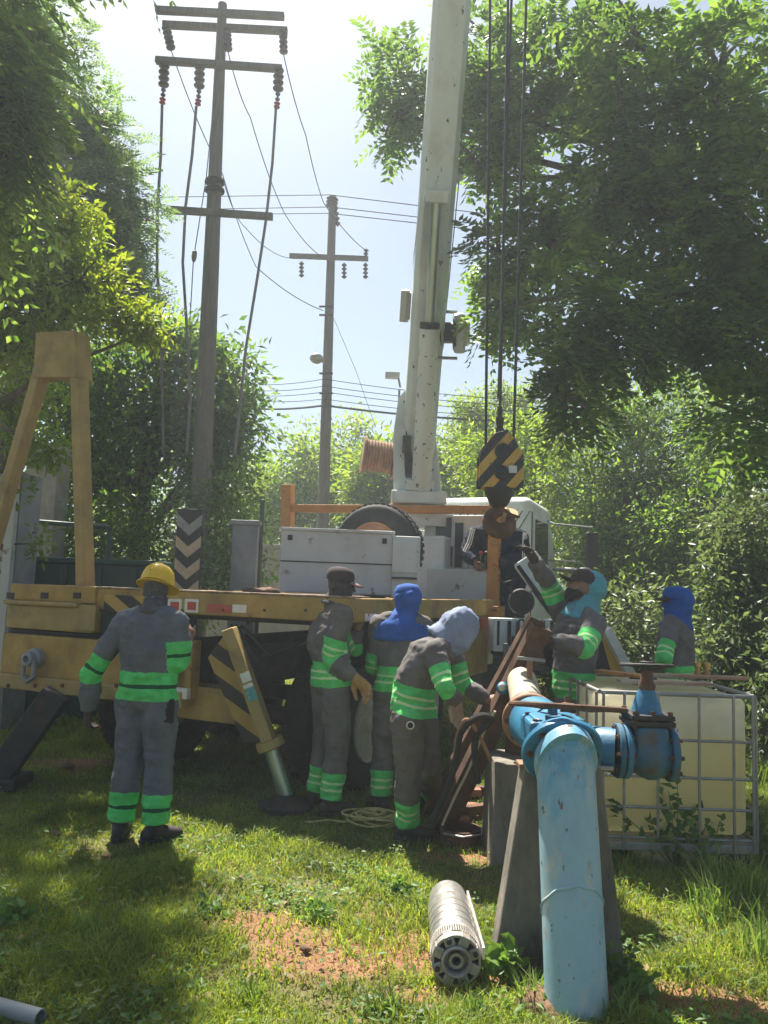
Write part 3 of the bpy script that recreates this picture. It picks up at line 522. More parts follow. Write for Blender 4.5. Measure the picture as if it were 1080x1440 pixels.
rbox('reflective_tape', 291, 849, 326, 863, -.034, .003, M['redp'], 0); rbox('reflective_tape', 327, 850, 346, 862, -.034, .003, M['whitep'], 0)
def srect(name, x0, y0, x1, y1, mat, off=-.024):
    a, b = SL(x0, y0, off), SL(x1, y1, off); (sa, _), (sb, _) = sl(a), sl(b); return tbox(name, sa, sb, off-.004, off, a.z, b.z, mat, 0)
srect('reflector', 513, 863, 528, 873, M['whitep']); srect('reflector', 661, 868, 673, 878, M['whitep']); srect('reflector', 675, 868, 690, 884, M['redp'])
# rear bolster with the tow gear
_, l0 = sl(RS(262, 920, -.12)); l1 = WB+.62
def bol(name, y0, y1, s0, s1, mat, la=l0, lb=l1, px=60): return tbox(name, s0, s1, la, lb, RS(px, y1, s0).z, RS(px, y0, s0).z, mat, .012)
bol('bolster_plate', 822, 846, -.06, .02, M['yellow'], sl(RS(128, 840, -.1))[1]); bol('bolster_lip', 846, 852, -.13, 0, M['tan'], sl(RS(112, 840, -.1))[1]); bol('bolster_plate', 852, 886, -.08, .03, M['tan'], sl(RS(128, 860, -.1))[1])
bol('bolster_gap', 886, 894, -.03, .02, M['dark']); bol('bolster_plate', 894, 953, -.1, .03, M['yellow']); bol('bolster_flange', 953, 974, -.15, .02, M['tan'])
for x in (14, 62, 108): rbox('stake_pocket', x-5, 833, x+5, 842, -.066, .01, M['dark'], .002)
for k in range(7):
    MB().lathe(RS(12+k*38, 964, -.151), -TF, [(.018, 0), (.018, .012), (.01, .018), (0, .018)], 6).build('bolster_bolt', M['rust'], tr)
for k in range(6):
    MB().lathe(RS(140+k*58, 858, -.031), -TF, [(.012, 0), (.012, .009), (0, .011)], 6).build('beam_bolt', M['rust'], tr)
for k in range(3):
    MB().tube([T(.1+.05*k, 1.0+.08*k, 1.28), T(.05, .7+.1*k, 1.08-.05*k), T(.15, .35+.1*k, 1.2), T(.4, .2, 1.3)], .014, 6).build('hydraulic_hose', M['rubber'], tr, smooth=True)
rbox('rear_upright', 104, 850, 132, 888, -.1, .05, M['tan'], .006)
p = RS(45, 926, -.16); sk = MB().lathe(p+TF*.06, -TF, [(.085, 0), (.085, .05), (.06, .07), (.06, .12), (.03, .13), (.028, .08)], 18).build('tow_boss', M['grey'], tr, smooth=True)
MB().tube([p-TF*.03+TL*.055-TZ*.0, p-TF*.03+TL*.06-TZ*.15, p-TF*.03-TZ*.19, p-TF*.03-TL*.06-TZ*.15, p-TF*.03-TL*.055], .02, 8).build('shackle', M['grey'], sk, smooth=True)
rbox('lower_housing', 242, 962, 338, 1020, .0, .25, M['yellow'], .01); rbox('side_bracket', 246, 900, 266, 985, -.1, .12, M['yellow'], .01); rbox('side_bracket', 236, 966, 262, 984, -.14, .05, M['whitep'], .006)
MB().lathe(RS(240, 943, -.15), -TF, [(.07, 0), (.07, .02), (.05, .035), (0, .04)], 16).build('tail_light', M['red'], tr, smooth=True)
# gantry (boom rest) over the rear
ga = MB(); s_ = .12
def gb(a, b, wd, dp): return MB().beam(RS(*a, s_), RS(*b, s_), wd, dp, TF)
gb((110, 470), (121, 852), .105, .13).build('gantry_leg', M['tan'], tr, bevel=.01); gb((66, 500), (-38, 860), .105, .13).build('gantry_leg', M['tan'], tr, bevel=.01)
poly = [RS(x, y, s_-.09) for x, y in ((50, 467), (104, 464), (108, 530), (46, 530))]
MB().add(poly+[q+TF*.2 for q in poly], [(0, 1, 2, 3), (7, 6, 5, 4), (0, 4, 5, 1), (1, 5, 6, 2), (2, 6, 7, 3), (3, 7, 4, 0)]).build('gantry_head', M['tan'], tr, bevel=.01)
# outriggers
DO = 5.88
pl = [P(x, y, DO+.12) for x, y in ((292, 925), (320, 886), (378, 1043), (342, 1045))]
MB().add(pl+[q+Vector((.02, .1, 0)) for q in pl], [(3, 2, 1, 0), (4, 5, 6, 7), (0, 1, 5, 4), (1, 2, 6, 5), (2, 3, 7, 6), (3, 0, 4, 7)]).build('outrigger_plate', M['haz'], tr, bevel=.006)
og = MB().beam(P(322, 884, DO), P(378, 1040, DO), .09, .2, Vector((0, 1, 0))).build('outrigger_leg', M['tan'], tr, bevel=.01)
ex = (P(378, 1040, DO)-P(322, 884, DO)).normalized(); ey = Vector((0, 1, 0)); exx = ey.cross(ex).normalized()
for (x, y, mt, h) in ((349, 950, 'whitep', .07), (352.5, 962, 'whitep', .03), (357, 973, 'sticker', .1)):
    if mt == 'sticker': M[mt] = pm('teal_sticker', (.08, .3, .32), .5, 40, .4)
    MB().box(P(x, y, DO)-ey*.106, (.07, .004, h), (exx, ey, ex)).build('sticker', M[mt], og)
MB().lathe(P(378, 1040, DO), ex, [(.1, 0), (.105, .03), (.105, .06), (.09, .07)], 20).build('collar', M['tan'], tr, smooth=True)
ft = P(404, 1112, DO); ft.z = .06
MB().cyl(P(379, 1044, DO), ft, .055, 18).build('jack_rod', M['chrome'], tr, smooth=True); MB().lathe((ft.x, ft.y, 0), TZ, [(.2, .0), (.2, .03), (.09, .06), (.07, .1)], 20).build('jack_foot', M['dark'], tr, smooth=True)
p = G(0, 1105); a = P(80, 975, p.y+.05); MB().beam(a, (p.x, p.y, .1), .2, .2).build('outrigger_leg', M['dark'], tr, bevel=.01); MB().box((p.x, p.y, .04), (.36, .36, .08)).build('jack_foot', M['dark'], tr, bevel=.01)
pl = [P(x, y, 6.9) for x, y in ((838, 880), (856, 890), (905, 985), (838, 985))]
MB().add(pl+[q+Vector((0, .12, 0)) for q in pl], [(3, 2, 1, 0), (4, 5, 6, 7), (0, 1, 5, 4), (1, 2, 6, 5), (2, 3, 7, 6), (3, 0, 4, 7)]).build('front_outrigger', M['barr'], tr, bevel=.006)
MB().beam(P(850, 884, 6.88), P(903, 984, 6.88), .075, .2, Vector((0, 1, 0))).build('outrigger_edge', M['whitep'], tr, bevel=.006)
MB().beam(P(700, 905, 9.2), P(838, 930, 7.0), .2, .24).build('outrigger_beam', M['dark'], tr, bevel=.01); q = P(903, 984, 6.95); MB().beam(q, (q.x+.1, q.y, .05), .12, .12).build('jack_leg', M['dark'], tr, bevel=.01)
# wheels
def wheel(c, ax, R, wd, parent, rim, dish=.1, name='wheel'):
    ax = Vector(ax).normalized(); c = Vector(c)
    pr = [(R*.56, -wd*.42), (R*.7, -wd*.5), (R*.9, -wd*.48), (R*.975, -wd*.38), (R, -wd*.25), (R, wd*.25), (R*.975, wd*.38), (R*.9, wd*.48), (R*.7, wd*.5), (R*.56, wd*.42)]
    t = MB().lathe(c, ax, pr, 40, closed=True).build('tyre', M['rubber'], parent, smooth=True)
    bl_ = MB()
    for k in range(44):
        a = 2*math.pi*k/44; x, y, z = fr(ax); d = x*math.cos(a)+y*math.sin(a); e = ax.cross(d)
        for sg in (-1, 1): bl_.box(c+d*(R*.998)+ax*(sg*wd*.2), (R*.085, wd*.24, .022), (e, ax, d))
    bl_.build('tread', M['rubber'], t)
    r = MB().lathe(c, ax, [(R*.6, wd*.44), (R*.585, wd*.5), (R*.55, wd*.47), (R*.53, wd*.45-dish*.4), (R*.42, wd*.45-dish*1.4), (R*.3, wd*.45-dish*1.5), (R*.22, wd*.45-dish*1.2), (R*.2, wd*.45-dish*.2), (R*.14, wd*.45), (0, wd*.46)], 32).build('rim', rim, parent, smooth=True)
    x, y, z = fr(ax); nb = MB()
    for k in range(8):
        a = 2*math.pi*k/8; d = x*math.cos(a)+y*math.sin(a); nb.cyl(c+d*R*.34+ax*(wd*.45-dish*1.5), c+d*R*.34+ax*(wd*.45-dish*1.5+.035), .016, 6)
    nb.build('wheel_nuts', M['dark'], r); return t
M['rim'] = pm('pale_rim', (.5, .47, .4), .15, 6, .6, 0, .1, 50, [((.15, .1, .07), 6, .55, .75)])
for s in (.78, 2.1):
    wheel(T(s, .28, .5), -TL, .5, .27, tr, M['rim'], .12); wheel(T(s, WB-.28, .5), TL, .5, .27, tr, M['rim'], .12)
    wheel(T(s, .6, .5), TL, .5, .26, tr, M['rim'], .1); wheel(T(s, WB-.6, .5), TL, .5, .26, tr, M['rim'], .1)
    MB().cyl(T(s, .3, .5), T(s, WB-.3, .5), .08, 12).build('axle', M['dark'], tr, smooth=True)
wheel(T(5.3, .3, .5), -TL, .5, .27, tr, M['rim'], .08); wheel(T(5.3, WB-.3, .5), TL, .5, .27, tr, M['rim'], .08)
tbox('mud_flap', 1.36, 1.39, .05, .8, .35, 1.3, M['rubber'], 0)
tbox('side_panel', 2.75, 3.6, .0, .05, .72, 1.35, M['yellow'], .006); tbox('side_strip', 3.62, 3.78, -.01, .05, .8, 1.34, M['white'], .005); tbox('fuel_tank', 3.0, 3.9, .12, .6, .5, 1.0, M['dark'], .06)
# headboard frame
s_p = sl(SL(694, 868, .03))[0]
pa, pb_ = RS(692, 872, s_p), RS(697, 706, s_p); pst = MB().beam(pa, pb_, .13, .13, TF).build('frame_post', M['orange'], tr, bevel=.008)
MB().beam(RS(404, 860, s_p), RS(405, 682, s_p), .15, .12, TF).build('frame_post', M['orange'], tr, bevel=.008)
MB().beam(RS(400, 715, s_p)+TF*.0, RS(690, 717, s_p), .09, .1, TZ).build('frame_bar', M['orange'], tr, bevel=.006)
rbox('step_box', 640, 850, 700, 868, s_p-.3, .3, M['orange'], .008)
tc = bpy.data.curves.new('t', 'FONT'); tc.body = 'N C 2602'; tc.size = .115; tc.align_x = 'CENTER'; tc.align_y = 'CENTER'; to = bpy.data.objects.new('t', tc); COL.objects.link(to)
me = bpy.data.meshes.new_from_object(to.evaluated_get(bpy.context.evaluated_depsgraph_get())); bpy.data.objects.remove(to)
c = (pa+pb_)/2 - TL*.0675 - TZ*.02; upv = (pb_-pa).normalized(); yv = TF
me.transform(Matrix(((upv.x, -TF.x, -TL.x, c.x), (upv.y, -TF.y, -TL.y, c.y), (upv.z, -TF.z, -TL.z, c.z), (0, 0, 0, 1)))); link('lettering', me, M['black'], pst)
# cab
cc = P(746, 760, 10.9); cs, cl_ = sl(cc); zr = P(735, 697, 10.9).z
cab = MB(); W2 = 2.15; L2 = 1.75
poly = [(0, .95), (0, zr-.02), (.12, zr), (L2*.75, zr-.03), (L2, zr-.75), (L2+.25, zr-.95), (L2+.3, .95)]     # side profile (s, z)
cb = cab.prism(poly, T(cs, cl_+W2/2, 0), TF, TZ, W2).build('cab', M['white'], tr); bv = cb.modifiers.new('b', 'BEVEL'); bv.width = .17; bv.segments = 5; bv.limit_method = 'ANGLE'; cb.data.polygons.foreach_set('use_smooth', [True]*len(cb.data.polygons)); cb.data.set_sharp_from_angle(angle=math.radians(60))
wz0, wz1 = P(760, 798, 11.1).z, P(760, 731, 11.1).z
tbox('door_window_frame', cs+.12, cs+1.05, cl_-.025, cl_+.02, wz0-.05, wz1+.04, M['whitep'], .015, cb); tbox('door_window', cs+.17, cs+1.0, cl_-.034, cl_-.02, wz0, wz1, M['glass'], .004, cb)
tbox('door_seam', cs+.08, cs+.095, cl_-.004, cl_+.01, 1.0, wz1+.1, M['dark'], 0, cb); tbox('door_handle', cs+.2, cs+.38, cl_-.05, cl_, wz0-.2, wz0-.16, M['black'], .01, cb)
tbox('rear_window', cs-.008, cs+.02, cl_+.55, cl_+1.5, wz0+.1, wz1+.02, M['glass'], .01, cb)
gm = MB(); 
for k in range(15):
    for (da, db) in ((0, .5), (.5, 0)):
        l_a = cl_+.35+da+(k-5)*.11; l_b = cl_+.35+db+(k-5)*.11
        gm.tube([T(cs-.05, l_a+.2, wz0-.05), T(cs-.05, l_b+.2, wz1+.1)], .008, 4)
gm.build('window_guard', M['dark'], cb)
m0 = T(cs+1.1, cl_, zr-.25); mp = P(832, 775, 11.8)
MB().tube([m0, P(780, 737, 11.6), P(833, 742, 11.8)], .016, 6).tube([T(cs+1.1, cl_, zr-.85), P(815, 790, 11.8)], .014, 6).tube([P(782, 740, 11.6), P(814, 795, 11.8)], .012, 6).build('mirror_bracket', M['galv'], tr, smooth=True)
mm = P(832, 742, 11.8).z-P(832, 795, 11.8).z; MB().box(mp, (.19, .1, mm), (Vector((.95, .3, 0)), Vector((-.3, .95, 0)), TZ)).build('mirror', M['black'], tr, bevel=.03)
MB().ell(P(822, 808, 11.5), (.15, .08, .11)).build('round_mirror', M['black'], tr, smooth=True); MB().ell(P(795, 801, 11.5), (.2, .08, .035)).build('fender_mirror', M['galv'], tr, smooth=True)
# crane base and cabinets behind the cab
tbox('crane_pedestal', 4.0, 5.0, .7, 2.0, 1.1, 2.3, M['white'], .03)
rbox('control_cabinet', 600, 799, 686, 852, s_p-.05, .5, M['boxw'], .015)
rbox('valve_panel', 597, 725, 684, 800, s_p+.35, .25, M['white'], .015)
for (x0, y0, x1, y1) in ((613, 728, 634, 765), (616, 768, 636, 797), (640, 735, 650, 798)): rbox('panel_opening', x0, y0, x1, y1, s_p+.335, .012, M['glass'], .004)
for k in range(6):
    x = 650+k*8; q0 = RS(x, 802, s_p+.05); q1 = RS(x+2, 778, s_p-.02); lv = MB().tube([q0, q1], .011, 6).build('control_lever', M['galv'], tr); MB().ell(q1, (.028, .028, .028)).build('lever_knob', M['redp'] if k % 2 else M['black'], lv, smooth=True)
MB().beam(P(738, 786, 9.0), P(802, 872, 8.7), .3, .12, Vector((0, 1, 0))).build('slanted_cover', M['white'], tr, bevel=.015); MB().beam(P(729, 798, 8.95), P(778, 866, 8.68), .04, .13, Vector((0, 1, 0))).build('cover_edge', M['dark'], tr)
MB().lathe(P(733, 846, 8.6), (-.1, -1, 0), [(.14, -.06), (.145, 0), (.13, .02), (.03, .02), (.03, .05), (0, .05)], 26).build('hose_reel', M['dark'], tr, smooth=True)
MB().box(P(735, 893, 8.7), (.75, .2, .36), (Vector((.98, .2, 0)), Vector((-.2, .98, 0)), TZ)).build('side_locker', M['white'], tr, bevel=.012)
for x in (700, 716, 728, 764, 776): MB().box(P(x, 890, 8.55), (.035, .03, .26)).build('locker_slot', M['dark'], tr)
for i, (x, r) in enumerate(((733, .1), (741, .06))): MB().tube([P(x, 872, 8.45)+Vector((r*.5*math.sin(a), -.02, -.14+.15*math.cos(a))) for a in [k*math.pi/8 for k in range(17)]], .011, 6).build('hanging_hose', M['black'], tr, smooth=True)
MB().tube([P(711, 905, 8.3), P(711, 985, 8.3)], .025, 8).build('step_rail', M['galv'], tr, smooth=True); MB().tube([P(708, 820, 8.6), P(718, 816, 8.6), P(720, 840, 8.6)], .014, 6).build('grab_handle', M['dark'], tr, smooth=True)
tbox('cab_step', cs+.2, cs+1.0, cl_-.12, cl_+.25, .5, .56, M['dark'], .006)
# boom
BA, BT = P(585, 668, 10.3), P(635, 0, 8.0); bd = (BT-BA).normalized(); HD = 5.3
tt = (HD-.05-BA.y)/bd.y; tip = BA + bd*tt
bx = Vector((1, 0, 0)); bx = (bx - bd*bx.dot(bd)).normalized(); by = bd.cross(bx).normalized()
if by.y > 0: by = -by                                       # by: underside, towards the camera
def sect(c0, c1, w, h, name, mat):
    prof = [(-w/2, -h*.5), (w/2, -h*.5), (w/2, h*.3), (w*.36, h*.5), (-w*.36, h*.5), (-w/2, h*.3)]
    vs = [c + bx*x + by*y for c in (c0, c1) for x, y in prof]; k = 6
    return MB().add(vs, [tuple(range(k)), tuple(range(k, 2*k))]+[(i, (i+1) % k, k+(i+1) % k, k+i) for i in range(k)]).build(name, mat, tr, bevel=.012)
boom = sect(BA-bd*.25, BA+bd*(tt*.74), .42, .5, 'boom', M['boom']); sect(BA+bd*(tt*.5), BA+bd*tt, .34, .4, 'boom_extension', M['boom'])
MB().lathe(BA+bd*(tt*.74-.05), bd, [(.31, 0), (.31, .05)], 4, ang=math.pi/4).build('boom_collar', M['boom'], tr)
def at_y(py):                                              # boom axis point that projects to photo row py
    lo, hi = 0, tt
    for _ in range(40):
        mid = (lo+hi)/2; q = BA+bd*mid; v = q-Vector((0, 0, H)); yy = 720-FP*v.dot(cam_u)/v.dot(fw)
        if yy > py: lo = mid
        else: hi = mid
    return BA+bd*lo
q0 = P(592, 690, at_y(660).y-.4); qm = P(604.5, 456, at_y(456).y-.4); q1 = P(614, 277, at_y(277).y-.36)
MB().tube([q0, qm], [.125, .112], 24).build('lift_cylinder', M['chip'], tr, smooth=True); MB().lathe(qm, q1-qm, [(.12, -.05), (.12, .02), (.06, .03)], 24).build('gland', M['dark'], tr, smooth=True); MB().cyl(qm, q1, .062, 18).build('lift_rod', M['chrome'], tr, smooth=True)
MB().box(q1, (.28, .2, .13), (bx, by, bd)).build('rod_bracket', M['boom'], tr, bevel=.015); MB().prism([(-.17, 0), (-.2, -.75), (-.14, 0)], q1+by*.0-bx*.02, bx, bd, .26).build('bracket_gusset', M['boom'], tr)
for (pts, nm) in ((((553, 700), (553, 610), (560, 560), (570, 548), (578, 640), (580, 700)), 'tower_plate'), (((603, 700), (604, 640), (612, 610), (618, 660), (621, 700)), 'tower_plate')):
    dd = 9.9 if pts[0][0] < 580 else 10.0; c = [P(x, y, dd) for x, y in pts]; k = len(c)
    MB().add(c+[v+Vector((.05, .5, 0)) for v in c], [tuple(range(k)), tuple(reversed(range(k, 2*k)))]+[(i, k+i, k+(i+1) % k, (i+1) % k) for i in range(k)]).build(nm, M['boom'], tr, bevel=.008)
MB().box(P(588, 702, 10.0), (.7, .5, .16)).build('slewing_base', M['white'], tr, bevel=.02); MB().lathe(P(588, 716, 10.3), TZ, [(.5, -.25), (.5, .0), (.42, .04)], 28).build('turntable_ring', M['white'], tr, smooth=True)
MB().box(P(590, 684, q0.y-.03), (.36, .2, .13)).build('cylinder_foot', M['chip'], tr, bevel=.01)
hm = MB()
for k in range(5): hm.tube([P(572+k*2.2, 690, 9.95), P(570+k*2, 640, 9.85), P(576-k, 610, 9.85), P(574+k, 575, 9.8)], .017, 6)
hm.build('hydraulic_hoses', M['black'], tr, smooth=True); MB().box(P(572, 625, 9.8), (.11, .08, .22)).build('valve_block', M['dark'], tr, bevel=.01)
dr = MB().lathe(P(530, 642, 10.6), (1, .1, -.1), [(.26, -.2), (.26, -.17), (.17, -.17), (.17, .22), (.28, .22), (.28, .26)], 26).build('winch_drum', M['drum'], tr, smooth=True)
rp = MB()
for k in range(9):
    c = P(530, 642, 10.6)+Vector((1, .1, -.1)).normalized()*(-.15+k*.042); x, y, z = fr((1, .1, -.1)); rp.tube([c + x*(.2*math.cos(a)) + y*(.2*math.sin(a)) for a in [j*math.pi/10 for j in range(21)]], .022, 6)
rp.build('wound_rope', M['drum'], dr, smooth=True)
# aux winch on the boom, box and lamp
wc = at_y(468); wp = P(634, 468, wc.y-.05); wx = (wp-wc).normalized()
wd_ = MB().lathe(wp-wx*.12, wx, [(.22, -.02), (.22, .02), (.13, .02), (.13, .16), (.22, .16), (.22, .2)], 26).build('rope_reel', M['black'], tr, smooth=True)
MB().box(wp+wx*.1, (.14, .34, .48), (wx, by, wx.cross(by))).build('reel_housing', M['boxw'], tr, bevel=.03); MB().box(wp+wx*.17, (.12, .25, .3), (wx, by, wx.cross(by))).build('reel_motor', M['boxw'], tr, bevel=.03)
for y in (438, 503): MB().tube([P(615, y, wc.y-.1), P(643, y+1, wc.y-.1)], .02, 6).build('reel_bracket', M['galv'], tr)
MB().box(P(569, 430, at_y(430).y), (.11, .2, .38), (bx, by, bd)).build('junction_box', M['boxw'], tr, bevel=.015); MB().box(P(574, 430, at_y(430).y-.02), (.06, .16, .32), (bx, by, bd)).build('box_hinge', M['galv'], tr)
MB().box(P(552, 528, 10.0), (.19, .1, .08)).build('work_lamp', M['boxw'], tr, bevel=.012); MB().tube([P(560, 530, 10.0), P(563, 545, 10.0)], .015, 6).build('lamp_stem', M['galv'], tr); MB().box(P(561, 565, 10.0), (.028, .06, .3)).build('angle_gauge', M['galv'], tr)
MB().box(P(646, 250, at_y(250).y), (.08, .06, .05)).build('rope_guide', M['boxw'], tr); MB().tube([P(650, 172, at_y(172).y), P(646, 250, at_y(250).y), P(627, 440, wc.y-.05)], .007, 5).build('signal_cable', M['wiregrey'], tr)
MB().lathe(tip-Vector((.2, 0, 0)), (1, 0, 0), [(.22, 0), (.2, .02), (.17, .05), (.17, .09), (.2, .12), (.22, .14), (.22, .3), (0.18, .33)], 28).build('tip_sheave', M['dark'], tr, smooth=True)
hk = P(703, 650, HD)
for i, (x, y) in enumerate(((683, 625), (703, 585), (722, 625), (701, 560))):
    b_ = P(x, y, HD+(.03 if i == 3 else 0)); t_ = Vector((tip.x+.22*(-1, 0, 1, .5)[i]+(hk.x-tip.x)*.75, HD-.02-.1*(i == 3), tip.z-.1)); MB().tube([t_, b_], .0105, 6).build('hoist_rope', M['wire'], tr, smooth=True)
# ------------------------------------------------------------------ hook block (hangs on the ropes)
hb = thing('hook_block', P(703, 760, HD), 'black and yellow striped crane hook block hanging over the well', 'hook block'); k = HD/FP
ol = [(-31, -38), (-31, 6), (-14, 37), (8, 44), (20, 27), (31, 8), (31, -38)]
for yy in (-.075, .075): MB().prism([(x*k, y*k) for x, y in ol], hk+Vector((0, yy, 0)), (1, 0, 0), (0, 0, 1), .022).build('cheek_plate', M['hookpaint'], hb, bevel=.003)
MB().lathe(hk+Vector((0, -.06, .02)), (0, 1, 0), [(.145, 0), (.12, .03), (.12, .09), (.145, .12)], 28).build('sheave', M['dark'], hb, smooth=True)
MB().lathe(hk+Vector((0, -.085, -.085)), (0, -1, 0), [(.048, 0), (.048, .02), (.03, .03), (.012, .03), (0, .034)], 18).build('pin_boss', M['black'], hb, smooth=True); MB().lathe(hk+Vector((.005, -.085, .06)), (0, -1, 0), [(.055, 0), (.055, .012), (0, .016)], 18).build('sheave_pin', M['black'], hb, smooth=True)
MB().box(hk+Vector((.075, -.089, -.06)), (.055, .004, .05)).build('data_plate', M['boxw'], hb)
MB().tube([P(703, 617, HD), P(703, 603, HD)], .03, 10).tube([P(703, 603, HD), P(703, 588, HD)], [.022, .03], 10).tube([P(703, 588, HD), P(703, 572, HD)], .018, 8).build('rope_socket', M['dark'], hb, smooth=True)
MB().lathe(P(702, 690, HD), (0, 0, -1), [(.1, -.02), (.1, .02), (.07, .08), (.05, .11), (.03, .12)], 20).build('swivel', M['black'], hb, smooth=True)
c0 = P(703, 733, HD); pts = [P(703, 706, HD), P(702, 714, HD)]; rr = [.036, .042]
for a in range(100, 420, 16):
    t = math.radians(a); kk = (a-100)/320; pts.append(c0+Vector((math.cos(t)*.072, 0, math.sin(t)*.066))); rr.append(.045+.02*math.sin(kk*math.pi) - .028*max(0, kk-.7)/.3)
pts.append(P(731, 727, HD)); rr.append(.008)
MB().tube(pts, rr, 12, flat=.85).build('hook', M['rust'], hb, smooth=True); MB().tube([P(706, 715, HD), P(722, 726, HD)], .012, 6).build('safety_latch', M['rust'], hb)
# ------------------------------------------------------------------ loads on the deck
d = 7.45; a, b = P(389, 840, d), P(548, 840, d); ax = (Vector((.998, .06, 0)), Vector((-.06, .998, 0)), TZ); wdt = (b-a).length; ht = P(389, 748, d).z-ZD
o = thing('steel_toolbox', ((a.x+b.x)/2, d+.3, ZD), 'long dull white steel toolbox on the truck bed', 'toolbox'); c = Vector(((a.x+b.x)/2, d+.3, ZD+.02+ht/2))
MB().box(c, (wdt, .6, ht), ax).build('body', M['boxw'], o, bevel=.012); MB().box(c+TZ*(ht/2+.012), (wdt+.03, .63, .03), ax).build('lid', M['boxw'], o, bevel=.008); MB().box(c-ax[1]*.302-TZ*.0, (wdt-.01, .012, .012), ax).build('seam', M['dark'], o)
for x in (-.42, .42): MB().box(c-ax[1]*.305+ax[0]*(x*wdt)+TZ*(ht*.38), (.045, .02, .05), ax).build('latch', M['black'], o, bevel=.004)
c2 = P(569, 800, d-.05); c2.y = d+.2; z1 = P(569, 754, d).z; w2 = 39/FP*d
o = thing('steel_locker', (c2.x, c2.y, ZD), 'narrow white steel locker beside the long toolbox', 'locker'); MB().box((c2.x, c2.y+.05, (ZD+z1)/2), (w2, .5, z1-ZD), ax).build('body', M['boxw'], o, bevel=.012)
MB().box((c2.x, c2.y-.21, z1-.2), (w2*.9, .02, .3), ax).build('door', M['boxw'], o, bevel=.006); MB().box((c2.x, c2.y-.22, z1-.4), (w2*.9, .03, .02), ax).build('seam', M['dark'], o)
sp = P(531, 765, 8.35); sp.z = ZD+.49; o = thing('spare_tyre', (sp.x, sp.y, ZD), 'large spare tyre with rusty rim standing on the truck bed', 'tyre'); wheel(sp, (-.38, -.92, .05), .49, .3, o, M['rimrust'], .1)
q = P(372, 838, 7.6); o = thing('scrap_rag', (q.x, q.y, ZD), 'rusty red scrap lying on the truck bed by the toolbox', 'scrap'); me = remesh(MB().ell((q.x, q.y, ZD+.02), (.16, .1, .035)).ell((q.x-.12, q.y, ZD+.025), (.1, .08, .04)), .02); wrinkle(me, .02, 12); link('cloth', me, M['rust'], o)
# ================================================================== WELL-HEAD PIPEWORK
X1, Y1, Z1 = Vector((1, 0, 0)), Vector((0, 1, 0)), Vector((0, 0, 1))
def bolts(mb, c, ax, r, n, size=.014, ln=.05, ang=0):
    x, y, z = fr(ax)
    for k in range(n):
        a = 2*math.pi*k/n+ang; p = Vector(c)+x*(r*math.cos(a))+y*(r*math.sin(a)); mb.lathe(p-z*ln/2, z, [(size*.6, 0), (size*.6, ln*.2), (size, ln*.2), (size, ln*.8), (size*.6, ln*.8), (size*.6, ln)], 6)
def flange(name, c, ax, r, th, mat, parent, n=8, bore=None):
    o = MB().lathe(Vector(c), ax, [(bore or r*.5, -th/2), (r*.97, -th/2), (r, -th*.35), (r, th*.35), (r*.97, th/2), (bore or r*.5, th/2)], 36, closed=True).build(name, mat, parent, smooth=True)
    x, y, z = fr(ax)
    for k in range(n):
        mb = MB(); a = 2*math.pi*k/n; bolts(mb, Vector(c)+x*(r*.82*math.cos(a))+y*(r*.82*math.sin(a)), ax, 0, 1, .016, th+.035); mb.build('flange_bolt', M['rust'], o)
    return o
rb, rt = G(811, 1416), P(795, 1072, 3.47); ra = (rt-rb).normalized(); R0 = .123
pw = thing('blue_pipeline', (rb.x, rb.y, 0), 'faded blue well pipe rising from the soil with tee and gate valve', 'pipeline')
rb2 = rb - ra*.25
fa = Vector((.02, -.85, -.5)).normalized(); LR = (rt-rb2).length
def mitre(t, nrm, R):                                   # ring of the pipe cut by a plane
    x, y, z = fr(ra); c = rb2+ra*t; out = []
    for k in range(44):
        a = 2*math.pi*k/44; p = c+x*(R*math.cos(a))+y*(R*math.sin(a)); out.append(p+ra*((c-p).dot(nrm)/ra.dot(nrm)))
    return out
def ringmesh(rings): return MB().add([p for r in rings for p in r], [(i*44+k, i*44+(k+1) % 44, (i+1)*44+(k+1) % 44, (i+1)*44+k) for i in range(len(rings)-1) for k in range(44)]+[tuple(range(43, -1, -1)), tuple(range((len(rings)-1)*44, len(rings)*44))])
rs_ = ringmesh([mitre(LR*t, ra.lerp(-fa, t), R0) for t in (0, .2, .4, .6, .8, 1)]).build('riser_pipe', M['pipe'], pw, smooth=True)
wr_ = mitre(LR*.52, ra.lerp(-fa, .75), R0); MB().tube([p+ra*(.003*math.sin(i*1.3)) for i, p in enumerate(wr_+wr_[:1])], .0062, 6).build('weld_seam', M['pipe'], rs_, smooth=True)
ec = rt-fa*.065
MB().cyl(rt+fa*.01, ec-fa*.03, R0*1.02, 36).build('pipe_neck', M['pipe'], pw, smooth=True)
ringmesh([[q-fa*h+(q-rt)*g for q in mitre(LR, -fa, R0)] for h, g in ((-.03, .0), (-.03, .06), (.025, .06), (.03, .02))]).build('collar', M['pipe'], pw, smooth=True)
flange('flange', ec, fa, .178, .034, M['blue'], pw, 8)
tc_ = P(787, 1046, 3.84); tb = P(752, 1016, 4.24)
MB().tube([ec, tc_, tb], [.14, .152, .142], 30).build('tee_body', M['blue'], pw, smooth=True)
MB().box(P(781, 1030, 3.8), (.29, .26, .13)).box(P(781, 1014, 3.8), (.235, .22, .05)).build('bonnet', M['blue'], pw, bevel=.016)
mb = MB(); c = P(781, 1018, 3.8)
for sx in (-.115, .115):
    for sy in (-.1, .1): MB().cyl(c+Vector((sx, sy, -.02)), c+Vector((sx, sy, .035)), .013, 6).build('bonnet_bolt', M['rust'], pw)
MB().tube([P(777, 1036, 3.68), P(777, 995, 3.68)], [.03, .022], 12).tube([P(777, 1034, 3.64), P(777, 1006, 3.64)], .034, 12).build('stem', M['dkblue'], pw, smooth=True)
